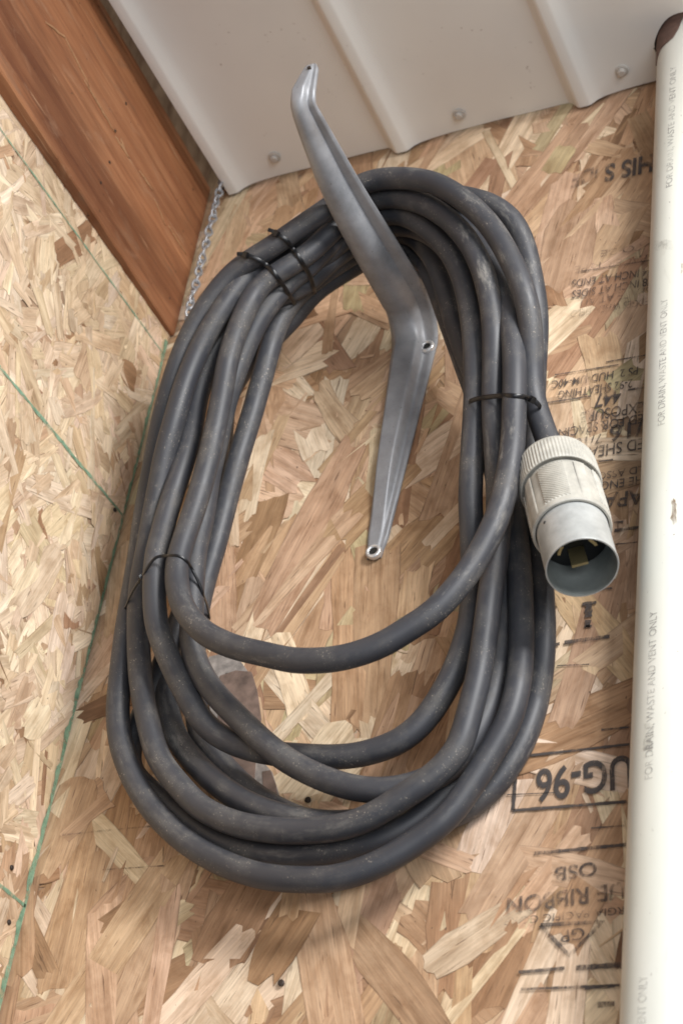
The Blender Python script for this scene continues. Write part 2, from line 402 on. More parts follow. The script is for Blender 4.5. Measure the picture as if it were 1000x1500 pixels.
# ------------------------------------------------------------------ ink on the back wall
INK_D = 0.0012
dg = bpy.context.evaluated_depsgraph_get
def text_mesh(s, bold=0.0, spacing=1.0):
    cu = bpy.data.curves.new('t', 'FONT'); cu.body = s; cu.size = 1.0; cu.offset = bold; cu.space_character = spacing; cu.resolution_u = 5
    o = bpy.data.objects.new('t', cu); col.objects.link(o); bpy.context.view_layer.update()
    d = dg(); me = bpy.data.meshes.new_from_object(o.evaluated_get(d), depsgraph=d)
    bpy.data.objects.remove(o); bpy.data.curves.remove(cu)
    return me
def stamp(s, p_start, p_end, h, mat=None, bold=0.012, spacing=1.0):
    """upside-down print: p_start/p_end are the two ends of the baseline in the photograph, h the letter height there"""
    me = text_mesh(s, bold, spacing)
    a, b = wall_pt(*p_start, INK_D), wall_pt(*p_end, INK_D)
    ex = (b - a); L = ex.length; ex.normalize(); ey = ex.cross(Vector((0, 1, 0)))
    if ey.z > 0: ey = -ey
    # letter height in metres
    hq = wall_pt(p_start[0] + h * 0.2, p_start[1] + h, INK_D); H = abs((hq - a).dot(ey))
    xs = [v.co.x for v in me.vertices]; ys = [v.co.y for v in me.vertices]
    x0, x1, y1 = min(xs), max(xs), max(ys)
    for v in me.vertices:
        q = a + ex * ((v.co.x - x0) / (x1 - x0) * L) + ey * (v.co.y / y1 * H)
        v.co = q
    me.name = 'stamped_text'
    return obj('stamped_text', me, mat or INK, back)
def strip(points, w_px, mat, name='stamped_line'):
    """a printed rule following photograph points; w_px its thickness there"""
    P = [wall_pt(*q, INK_D) for q in points]; v = []; f = []
    rr = random.Random(int(points[0][0] * 7 + points[0][1])); Q = []
    for i in range(len(P) - 1):
        n = max(2, int((P[i + 1] - P[i]).length / 0.003))
        Q += [P[i].lerp(P[i + 1], j / n) for j in range(n)]
    Q.append(P[-1])
    for i, q in enumerate(Q):
        t = (Q[min(i + 1, len(Q) - 1)] - Q[max(i - 1, 0)]).normalized(); nn = t.cross(Vector((0, 1, 0)))
        h = w_px * 0.00029 * rr.uniform(0.75, 1.15)
        v += [q + nn * h, q - nn * h]
    f = [(2 * i, 2 * i + 1, 2 * i + 3, 2 * i + 2) for i in range(len(Q) - 1)]
    return obj(name, mesh(name, v, f), mat, back)

stamp("THIS S", (978, 221), (886, 242), 24, INK, 0.03)
stamp("IDE", (876, 244), (838, 252), 22, INK_FAINT, 0.03)
for s, a, b, h, mt in (("TO BE", (944, 356), (880, 367), 9, INK_FAINT), ("SPACER TYPE", (957, 371), (842, 390), 10, INK_FAINT),
        ("1/4 INCH AT ENDS", (957, 391), (838, 410), 11, INK), ("1/8 INCH AT SIDES", (957, 406), (838, 426), 11, INK),
        ("SPACE AT ALL", (952, 420), (846, 438), 11, INK_FAINT), ("EDGES WHEN FIELD", (950, 436), (836, 455), 10, INK_FAINT),
        ("PS 2  HUD-UM-40C", (934, 537), (808, 558), 11, INK), ("2-92 SHEATHING", (926, 555), (818, 573), 12, INK),
        ("447", (909, 570), (870, 578), 19, INK), ("EXPOSURE", (942, 588), (851, 604), 15, INK),
        ("ED FOR SPACING", (941, 606), (805, 631), 13, INK), ("/16", (942, 615), (893, 624), 23, INK), ("7/16", (881, 635), (842, 643), 13, INK),
        ("ED SHEA", (942, 641), (862, 655), 16, INK), ("LD ASSOC", (941, 682), (862, 695), 10, INK), ("HE ENG", (941, 696), (880, 706), 12, INK),
        ("APA", (944, 716), (882, 724), 21, INK), 
        ("UG-96", (924, 1106), (785, 1129), 47, SOLID), ("OSB", (873, 1262), (812, 1271), 20, SMUDGE), ("UE RIBBON", (914, 1292), (742, 1316), 24, SMUDGE),
        ("RGIA-PACIFIC CORP", (914, 1328), (738, 1345), 11, SMUDGE), ("GP", (855, 1358), (820, 1364), 17, SMUDGE)):
    stamp(s, a, b, h, mt, 0.018 if h > 18 else 0.006)
for pts, w in (([(852, 397), (958, 380)], 2), ([(887, 530), (945, 520)], 2.5), ([(812, 549), (905, 534)], 2.5), ([(793, 591), (865, 580)], 3.5),
        ([(919, 571), (945, 567)], 4), ([(876, 676), (897, 673)], 3), ([(899, 765), (912, 764)], 4), ([(899, 777), (936, 772)], 5.5), ([(901, 797), (933, 794)], 2),
        ([(872, 864), (896, 861)], 4), ([(852, 885), (873, 882)], 6), ([(862, 885), (861, 904)], 11), ([(861, 908), (859, 919)], 9), ([(857, 917), (866, 917)], 4), ([(806, 945), (819, 943)], 5.5), ([(826, 941), (892, 932)], 6), ([(815, 975), (862, 973)], 2), ([(880, 1069), (921, 1065)], 3),
        ([(762, 1108), (921, 1090)], 4), ([(757, 1109), (751, 1187)], 5), ([(751, 1187), (917, 1174)], 4.5), ([(742, 1164), (812, 1161)], 1.5),
        ([(782, 1250), (916, 1237)], 5), ([(865, 1213), (915, 1209)], 2), ([(759, 1424), (826, 1418)], 4), ([(843, 1418), (908, 1413)], 7), ([(762, 1449), (907, 1443)], 3.5), ([(856, 1447), (900, 1444)], 5),
        ([(874, 1472), (899, 1470)], 7)):
    strip(pts, w, SOLID if 1085 < pts[0][1] < 1200 else INK)
strip([(791, 1355), (882, 1350), (833, 1400), (791, 1355)], 5, SMUDGE)
strip([(92, 1223), (150, 1217), (242, 1208)], 3, INK_FAINT, 'dark_scratch')
strip([(150, 1274), (240, 1268)], 2, INK_FAINT, 'dark_scratch')

# weathered patch behind the lower left of the coil
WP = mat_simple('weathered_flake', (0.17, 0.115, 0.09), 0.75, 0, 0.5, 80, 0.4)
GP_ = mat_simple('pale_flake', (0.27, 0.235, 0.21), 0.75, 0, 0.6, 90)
def patch(name, pts, d, mat):
    v = [wall_pt(x, y, d) for x, y in pts]; n = len(v); v += [q + Vector((0, 0.0015, 0)) for q in v]
    f = [tuple(range(n))] + [(i, (i + 1) % n, n + (i + 1) % n, n + i) for i in range(n)]
    return obj(name, fix(mesh(name, v, f)), mat, back)
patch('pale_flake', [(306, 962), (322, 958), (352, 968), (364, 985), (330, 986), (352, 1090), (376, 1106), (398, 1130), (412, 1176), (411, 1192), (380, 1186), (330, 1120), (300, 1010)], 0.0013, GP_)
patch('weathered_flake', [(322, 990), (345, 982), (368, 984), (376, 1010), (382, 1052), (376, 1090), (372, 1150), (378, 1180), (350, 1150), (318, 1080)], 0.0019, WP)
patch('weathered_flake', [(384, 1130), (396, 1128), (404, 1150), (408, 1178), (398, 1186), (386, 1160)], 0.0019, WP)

def nail(p, n, r, parent, mat=RUST, h=0.0016):
    return obj('nail_head', lathe('nail_head', [(-0.002, r * 0.7), (0.0, r), (h * 0.7, r), (h, r * 0.7)], p, n, 12), mat, parent)
for x, y in ((412, 1440), (451, 1172), (386, 1438)): 
    if x != 386: nail(wall_pt(x, y, 0.001), Vector((0, -1, 0)), 0.0026, back)
for x, y in ((17, 1271), (13, 1351), (168, 747)):
    nail(side_pt(x, y, -0.2318), Vector((1, 0, 0)), 0.0022, side)

# ------------------------------------------------------------------ green marks on the left wall
def green_line(z0, z1, y0, y1, wdt, name='green_line'):
    v = []; n = 60; rr = random.Random(int(z0 * 1000))
    for i in range(n + 1):
        t = i / n; h = wdt * rr.uniform(0.25, 0.6); zz = z0 + (z1 - z0) * t + rr.uniform(-1, 1) * wdt * 0.12
        for s in (-1, 1): v.append((-0.2312, y0 + (y1 - y0) * t, zz + s * h))
    return obj(name, mesh(name, v, [(2 * i, 2 * i + 1, 2 * i + 3, 2 * i + 2) for i in range(n)]), GREEN, side)
green_line(2.2395, 2.2455, -0.60, -0.003, 0.0024); green_line(2.031, 2.0375, -0.60, -0.006, 0.0040); green_line(1.6285, 1.6335, -0.40, -0.003, 0.0035)
v = []; rr = random.Random(3)
for i in range(161):
    z = 1.40 + i * 0.0054; a = -0.0022; w_ = 0.002 + 0.0065 * abs(mnoise.noise(Vector((3, 7, z * 22)))) + rr.uniform(0, 0.0025)
    v += [(-0.2312, a, z), (-0.2312, a - w_, z)]
obj('green_edge', mesh('green_edge', v, [(2 * i, 2 * i + 1, 2 * i + 3, 2 * i + 2) for i in range(160)]), GREEN, side)

# ------------------------------------------------------------------ beam
def beam_face(y): return -0.2268 + 0.030 * (-y)
v = []; f = []; ny = 90; rr = random.Random(8)
for i in range(ny + 1):
    y = -0.0008 - i * 0.0105; xf = beam_face(y); rag = 0.0014 * mnoise.noise(Vector((0, y * 40, 1))) + rr.uniform(0, .0007)
    sec = [(-0.2300, 2.2735), (xf - 0.0012, 2.2735 + rag), (xf, 2.2752 + rag)] + [(xf + 0.0003 * mnoise.noise(Vector((z * 30, y * 8, 0))), z) for z in (2.30, 2.335, 2.37, 2.41, 2.45)] + [(xf, 2.4935), (xf - 0.0015, 2.4955), (-0.2440, 2.4955), (-0.2440, 2.44), (-0.2440, 2.2735)]
    sec[0] = (-0.2440, 2.2735); sec[-1] = (-0.2440, 2.30)
    v += [(x, y, z) for x, z in sec]
K = len(sec)
for i in range(ny):
    for k in range(K): f.append((i * K + k, i * K + (k + 1) % K, (i + 1) * K + (k + 1) % K, (i + 1) * K + k))
f += [tuple(range(K)), tuple(range(ny * K, (ny + 1) * K))]
beam = tag(obj('timber_beam', fix(mesh('timber_beam', v, f)), BEAM, None), 'orange brown timber beam running from the back corner to the upper left, under the ceiling sheet', 'beam')
def on_beam(x, y):
    q = side_pt(x, y, -0.222); return Vector((beam_face(q.y), q.y, q.z))
for x, y in ((160, 238), (147, 268), (184, 152), (168, 192)):
    nail(on_beam(x, y), Vector((1, 0, 0)), 0.0016, beam, RUST, 0.0008)
# raised pale splinters along the grain of the beam
SPL = mat_simple('raw_splinter', (0.42, 0.23, 0.115), 0.7, 0, 0.3, 200)
for (x0, y0, x1, y1, w_) in ((88, 52, 128, 128, 0.0016), (120, 118, 168, 196, 0.0019), (168, 200, 190, 232, 0.003), (176, 203, 186, 226, 0.002), (205, 250, 226, 278, 0.0022), (60, 34, 92, 58, 0.002), (250, 330, 278, 372, 0.0015), (228, 290, 246, 330, 0.0012)):
    a, b = on_beam(x0, y0), on_beam(x1, y1); n = 8
    P = [a.lerp(b, i / n) + Vector((0.0003, 0, rr.uniform(-.0006, .0006))) for i in range(n + 1)]
    obj('splinter', tube_mesh('splinter', P, lambda i: 0.6 * w_ * (0.25 + 0.75 * math.sin(math.pi * (i + .3) / (n + .6))), 8, False, 0.0006, lambda i, t: Vector((0, 0, 1))), SPL, beam, True)

# ------------------------------------------------------------------ roof board above, ceiling sheet
roof = tag(obj('roof_board', box_mesh('roof_board', -0.26, 0.85, -1.0, 0.0, 2.535, 2.55), ROOF), 'dark brown roof boarding glimpsed through the gap beside the beam and the pipe hole', 'roof')
CZ = 2.484
prof = []
def rib(x):      # (x offset, z offset) low rib
    return [(x - 0.026, 0.0), (x - 0.017, -0.0006), (x - 0.0135, -0.0028), (x - 0.0075, -0.0112), (x - 0.005, -0.0125), (x + 0.004, -0.0125), (x + 0.0072, -0.0112), (x + 0.0130, -0.0066), (x + 0.021, -0.0034), (x + 0.035, -0.0011), (x + 0.052, 0.0)]
prof += [(-0.2015, 0.0015), (-0.2000, -0.008), (-0.1985, -0.0115)] + rib(-0.1935)[4:]
for c in (0.0045, 0.2025, 0.4005, 0.5985): prof += rib(c)
prof.append((0.78, 0.0))
dense = []
for i in range(len(prof) - 1):
    n = max(1, int((prof[i + 1][0] - prof[i][0]) / 0.012))
    dense += [(prof[i][0] + (prof[i + 1][0] - prof[i][0]) * j / n, prof[i][1] + (prof[i + 1][1] - prof[i][1]) * j / n) for j in range(n)]
dense.append(prof[-1])
v = []; f = []; K = len(dense); T = 0.0012; ys = [-0.0035 - 0.9 * (k / 30) ** 1.0 for k in range(31)]
for y in ys:
    for x, z in dense: v.append((x, y + 0.0008 * mnoise.noise(Vector((x * 14, 0, 0))), CZ + z + 0.0009 * mnoise.noise(Vector((x * 6, y * 6, 2)))))
nb = len(v)
for q in list(v): v.append((q[0], q[1], q[2] + T))
R_ = len(ys)
for i in range(R_ - 1):
    for k in range(K - 1):
        a = i * K + k; f.append((a, a + 1, a + K + 1, a + K)); f.append((nb + a, nb + a + K, nb + a + K + 1, nb + a + 1))
for k in range(K - 1):
    f.append((k, nb + k, nb + k + 1, k + 1)); a = (R_ - 1) * K + k; f.append((a, a + 1, nb + a + 1, nb + a))
for i in range(R_ - 1):
    a = i * K; f.append((a, a + K, nb + a + K, nb + a)); a = i * K + K - 1; f.append((a, nb + a, nb + a + K, a + K))
cme = fix(mesh('sheet', v, f))
PX, PY, PR = 0.3182, -0.0385, 0.0300
ceiling = thing('ceiling_sheet', 'beige ribbed sheet metal ceiling screwed along its edge above the coiled cord', 'ceiling', (0.1, -0.3, CZ))
co = obj('sheet', cme, CEIL, ceiling)
cut = obj('cutter', lathe('cutter', [(-0.03, lambda a: 0.0365 + 0.0009 * math.sin(5 * a)), (0.03, lambda a: 0.0365 + 0.0009 * math.sin(5 * a))], Vector((PX + 0.0035, PY + 0.0005, CZ)), Vector((0, 0, 1)), 48))
bo = co.modifiers.new('hole', 'BOOLEAN'); bo.object = cut; bo.solver = 'EXACT'
bpy.context.view_layer.update(); d = dg(); me2 = bpy.data.meshes.new_from_object(co.evaluated_get(d), depsgraph=d)
co.modifiers.clear(); co.data = me2; bpy.data.objects.remove(cut); me2.name = 'sheet'
for p in me2.polygons: p.use_smooth = True
me2.set_sharp_from_angle(angle=rad(24)) if hasattr(me2, 'set_sharp_from_angle') else None
for x, y in ((402, 230), (672, 167), (910, 103)):
    p = flat_pt(x, y, CZ - 0.001); dn = Vector((0, 0, -1))
    s = obj('screw', lathe('screw', [(-0.002, 0.0060), (0.0005, 0.0066), (0.0012, 0.0066), (0.0018, 0.0052), (0.0018, 0.0040), (0.0052, lambda a: 0.0040 + 0.0002 * math.cos(6 * a)), (0.0058, 0.0030)], p, dn, 24), SCREW, ceiling)
# ragged brown packing tucked in the hole beside the pipe
v = []; f = []; n = 40
for i in range(n + 1):
    a = rad(70) + rad(220) * i / n; r0 = PR + 0.0006; r1 = 0.0372 + 0.001 * mnoise.noise(Vector((i * .7, 0, 0)))
    for r, z in ((r0, CZ + 0.016), (r1, CZ + 0.007), (r1, CZ + 0.022), (r0, CZ + 0.022)): v.append((PX + 0.0015 + math.cos(a) * r, PY + math.sin(a) * r, z))
for i in range(n):
    for k in range(4): f.append((4 * i + k, 4 * i + (k + 1) % 4, 4 * i + 4 + (k + 1) % 4, 4 * i + 4 + k))
obj('hole_packing', fix(mesh('hole_packing', v, f)), mat_simple('brown_paper', (0.13, 0.075, 0.055), 0.85, 0, 0.3, 120), ceiling)
# torn tab of sheet at the hole
P = [flat_pt(963, 66, CZ - 0.001), flat_pt(957, 72, CZ - 0.006), flat_pt(963, 75, CZ - 0.004)]
obj('torn_tab', tube_mesh('torn_tab', [P[0], (P[0] + P[1]) / 2, P[1]], lambda i: 0.0016 - 0.0006 * i, 8, False, 0.0006), RUST, ceiling)

# ------------------------------------------------------------------ white plastic pipe
pipe = thing('drain_pipe', 'white plastic drain pipe standing upright at the right edge, grey print along it', 'pipe', (PX, PY, 1.33))
n = 64; prof_p = [(1.30 + i * 0.03 - 1.30, PR) for i in range(41)]
pm = lathe('pipe_body', [(s, PR) for s, _ in prof_p] + [(1.2, PR - 0.004), (0.0, PR - 0.004)], Vector((PX, PY, 1.33)), Vector((0, 0, 1)), n, None, False)
po = obj('pipe_body', pm, PVC, pipe)
for p in pm.polygons: p.use_smooth = True
pm.set_sharp_from_angle(angle=rad(50)) if hasattr(pm, 'set_sharp_from_angle') else None
def pipe_hit(x, y):
    r = ray(x, y); ox, oy = CAM.x - PX, CAM.y - PY
    A = r.x ** 2 + r.y ** 2; B = 2 * (ox * r.x + oy * r.y); Cc = ox ** 2 + oy ** 2 - PR ** 2
    t = (-B - math.sqrt(max(0, B * B - 4 * A * Cc))) / (2 * A); q = CAM + r * t
    return math.atan2(q.y - PY, q.x - PX), q.z
def pipe_text(s, p_start, p_end, cap_mm, bold=0.0):
    me = text_mesh(s, bold, 1.0); (a0, z0), (a1, z1) = pipe_hit(*p_start), pipe_hit(*p_end)
    xs = [v_.co.x for v_ in me.vertices]; y1 = max(v_.co.y for v_ in me.vertices); x0, x1 = min(xs), max(xs)
    for v_ in me.vertices:
        t = (v_.co.x - x0) / (x1 - x0); ang = a0 + (a1 - a0) * t - (v_.co.y / y1) * (cap_mm / 1000) / PR
        v_.co = (PX + math.cos(ang) * (PR + 0.0004), PY + math.sin(ang) * (PR + 0.0004), z0 + (z1 - z0) * t)
    me.name = 'printed_text'; return obj('printed_text', me, PRINT, pipe)
TX = "FOR DRAIN, WASTE AND VENT ONLY"
pipe_text(TX, (955, 1140), (962, 894), 6.2); pipe_text(TX, (973, 621), (977, 437), 6.2); pipe_text(TX, (984, 272), (990, 96), 6.2)
pipe_text(TX, (938, 1690), (948, 1429), 6.2)
bd = [pipe_hit(x, y) for x, y in ((964, 80), (969, 70), (977, 63), (986, 55), (993, 43), (998, 30))]
bd = [(bd[0][0] - 0.35, bd[0][1] - 0.004)] + bd + [(bd[-1][0] + 0.25, bd[-1][1] + 0.02)]
v = []; f = []; n = 40; BO = mat_simple('rusty_brown', (0.115, 0.066, 0.05), 0.8, 0, 0.3, 160)
for i in range(n + 1):
    a = bd[0][0] + (bd[-1][0] - bd[0][0]) * i / n
    for k in range(len(bd) - 1):
        if bd[k][0] <= a <= bd[k + 1][0] + 1e-9: zl = bd[k][1] + (bd[k + 1][1] - bd[k][1]) * (a - bd[k][0]) / max(1e-6, bd[k + 1][0] - bd[k][0])
    zl += 0.0006 * mnoise.noise(Vector((a * 9, 0, 0)))
    for r, z in ((PR + 0.0002, zl), (PR + 0.0012, zl + 0.0004), (PR + 0.0012, max(zl + 0.001, CZ + 0.02)), (PR + 0.0002, max(zl + 0.001, CZ + 0.02))):
        v.append((PX + math.cos(a) * r, PY + math.sin(a) * r, z))
for i in range(n):
    for k in range(4): f.append((4 * i + k, 4 * i + (k + 1) % 4, 4 * i + 4 + (k + 1) % 4, 4 * i + 4 + k))
f += [(0, 1, 2, 3), tuple(range(4 * n, 4 * n + 4))]
obj('brown_sleeve', fix(mesh('brown_sleeve', v, f)), BO, pipe)
SM = mat_ink((0.20, 0.13, 0.075), 0.44, 0.62, 0.75, 'brown_smudge'); SG = mat_ink((0.22, 0.20, 0.17), 0.50, 0.66, 0.5, 'grey_scuff')
def pipe_patch(x0, y0, x1, y1, mat, nm):
    v = []; nx, ny = 6, 8
    for j in range(ny + 1):
        for i in range(nx + 1):
            e = 0.5 - abs(i / nx - 0.5); yy = y0 + (y1 - y0) * j / ny
            a, z = pipe_hit(x0 + (x1 - x0) * i / nx + 4 * mnoise.noise(Vector((j * .6, i * .2, y0))), yy + 5 * mnoise.noise(Vector((i * .7, y1, j * .2))))
            v.append((PX + math.cos(a) * (PR + 0.00025), PY + math.sin(a) * (PR + 0.00025), z))
    obj(nm, mesh(nm, v, [(j * (nx + 1) + i, j * (nx + 1) + i + 1, (j + 1) * (nx + 1) + i + 1, (j + 1) * (nx + 1) + i) for j in range(ny) for i in range(nx)]), mat, pipe)
for q in ((983, 732, 990, 768), (996, 386, 1003, 406)): pipe_patch(*q, SM, 'brown_smudge')
for q in ((958, 352, 985, 368), (942, 1060, 956, 1100)): pipe_patch(*q, SG, 'grey_scuff')

# ------------------------------------------------------------------ wall bracket
bracket = thing('wall_bracket', 'grey pressed metal arm bracket screwed to the board wall, its arm carrying the coiled cord', 'bracket', (0.045, 0.0, 1.94))
pth = []
def add_pt(p, nrm, w, h): pth.append((Vector(p), Vector(nrm), w, h))
XA = lambda z: 0.0398 + (z - 1.945) * (0.0500 - 0.0398) / 0.25
for i in range(22):
    t = i / 21; z = 1.9405 + t * (2.180 - 1.9405); wv = 0.013 if i == 0 else (0.0165 if i == 1 else 0.0178 + (0.046 - 0.0178) * max(0, t) ** 1.05)
    add_pt((XA(z), -0.003, z), (0, -1, 0), wv, 0.0012 + 0.0088 * smoothstep(0.06, 0.5, t))
rb = 0.034
for i in range(1, 12):
    a = rad(86) * i / 12; z = 2.180 + rb * math.sin(a); y = -0.003 - rb * (1 - math.cos(a))
    add_pt((0.0500 + 0.0012 * i / 12, y, z), (0, -math.cos(a), -math.sin(a)), 0.046 + 0.001 * math.sin(math.pi * i / 12), 0.010)
for i in range(24):
    t = i / 23; y = -0.036 - t * (0.258 - 0.036); z = 2.2142 + 0.0185 * t ** 2.2
    add_pt((0.0512 - 0.0050 * smoothstep(0, 0.75, t), y, z), (0, -0.08, -1), 0.0478 - 0.010 * t - 0.0145 * t ** 2.6, 0.0115 + 0.0035 * math.sin(math.pi * t) - 0.003 * t)
for i in range(1, 6):
    a = rad(80) * i / 6; add_pt((0.0463 + 0.0003 * i, -0.258 - 0.010 * math.sin(a), 2.2327 + 0.010 * (1 - math.cos(a))), (0, -math.sin(a), -math.cos(a)), 0.0228, 0.0085 - 0.0004 * i)
for i in range(9):
    t = i / 8; add_pt((0.0482 + 0.0050 * t, -0.2690 - 0.004 * t, 2.2425 + 0.031 * t), (0, -1, 0.1), (0.0225 - 0.009 * t) * (1 if i < 8 else 0.75), 0.0060 * (1 - t) ** 0.8 + 0.0004)
cross = []
NS = 28
for k in range(NS + 1):
    s = -1 + 2 * k / NS; a = abs(s)
    cross.append((s, smoothstep(-0.96, -0.62, s), a))
def ridge(s, hg, nr):            # rounded ridge, set towards the left so that a flat flange stays on the right
    k = abs(nr.z); e = 0.62 - 0.24 * k
    flat = hg * (1 - smoothstep(e - 0.34, e, s)) * (1 - 0.10 * (s + 0.2) ** 2)
    x = (s + 0.30) / 0.68
    return flat * (1 - k) + k * math.sqrt(max(0.0, 1 - x * x))
v = []; f = []
for (p, nr, w_, h) in pth:
    nr = nr.normalized(); sx = Vector((1, 0, 0))
    for (s, hg, a) in cross:
        lip = 0.0016 * smoothstep(0.86, 1.0, a)          # small rolled edge
        v.append(p + sx * (s * w_ / 2) + nr * (ridge(s, hg, nr) * h - lip))
K = NS + 1; base_n = len(v)
for (p, nr, w_, h) in pth:
    nr = nr.normalized()
    for (s, hg, a) in cross:
        lip = 0.0016 * smoothstep(0.86, 1.0, a)
        v.append(p + Vector((1, 0, 0)) * (s * w_ / 2 * 0.99) + nr * (ridge(s, hg, nr) * h * 0.92 - lip - 0.0017))
M_ = len(pth)
for i in range(M_ - 1):
    for k in range(K - 1):
        a = i * K + k; f.append((a, a + 1, a + K + 1, a + K)); f.append((base_n + a, base_n + a + K, base_n + a + K + 1, base_n + a + 1))
    for a in (i * K, i * K + K - 1): f.append((a, a + K, base_n + a + K, base_n + a))
for i in (0, M_ - 1):
    for k in range(K - 1): a = i * K + k; f.append((a, a + 1, base_n + a + 1, base_n + a))
bo_ = obj('bracket_arm', fix(mesh('bracket_arm', v, f)), BRK, bracket, True)
bo_.data.set_sharp_from_angle(angle=rad(50)) if hasattr(bo_.data, 'set_sharp_from_angle') else None
for (x, y, d_) in ((625, 508, 0.0045), (547, 808, 0.0055)):
    p = wall_pt(x, y, d_); ax = Vector((0, -1, 0))
    ring = obj('screw', lathe('screw', [(-0.003, 0.0070), (0.0, 0.0074), (0.0013, 0.0072), (0.0021, 0.0060), (0.0021, 0.0044), (0.0004, 0.0039)], p, ax, 28, None, False), CHROME, bracket, True)
    obj('screw_socket', lathe('screw_socket', [(0.0002, 0.0040), (0.0007, 0.0040)], p, ax, 20), DARK, ring)
p = wall_pt(453, 100, 0.2745)
obj('tip_hole', lathe('tip_hole', [(-0.001, 0.0016), (0.0014, 0.0016)], p, Vector((0, -1, 0)), 14), RUST, bracket)

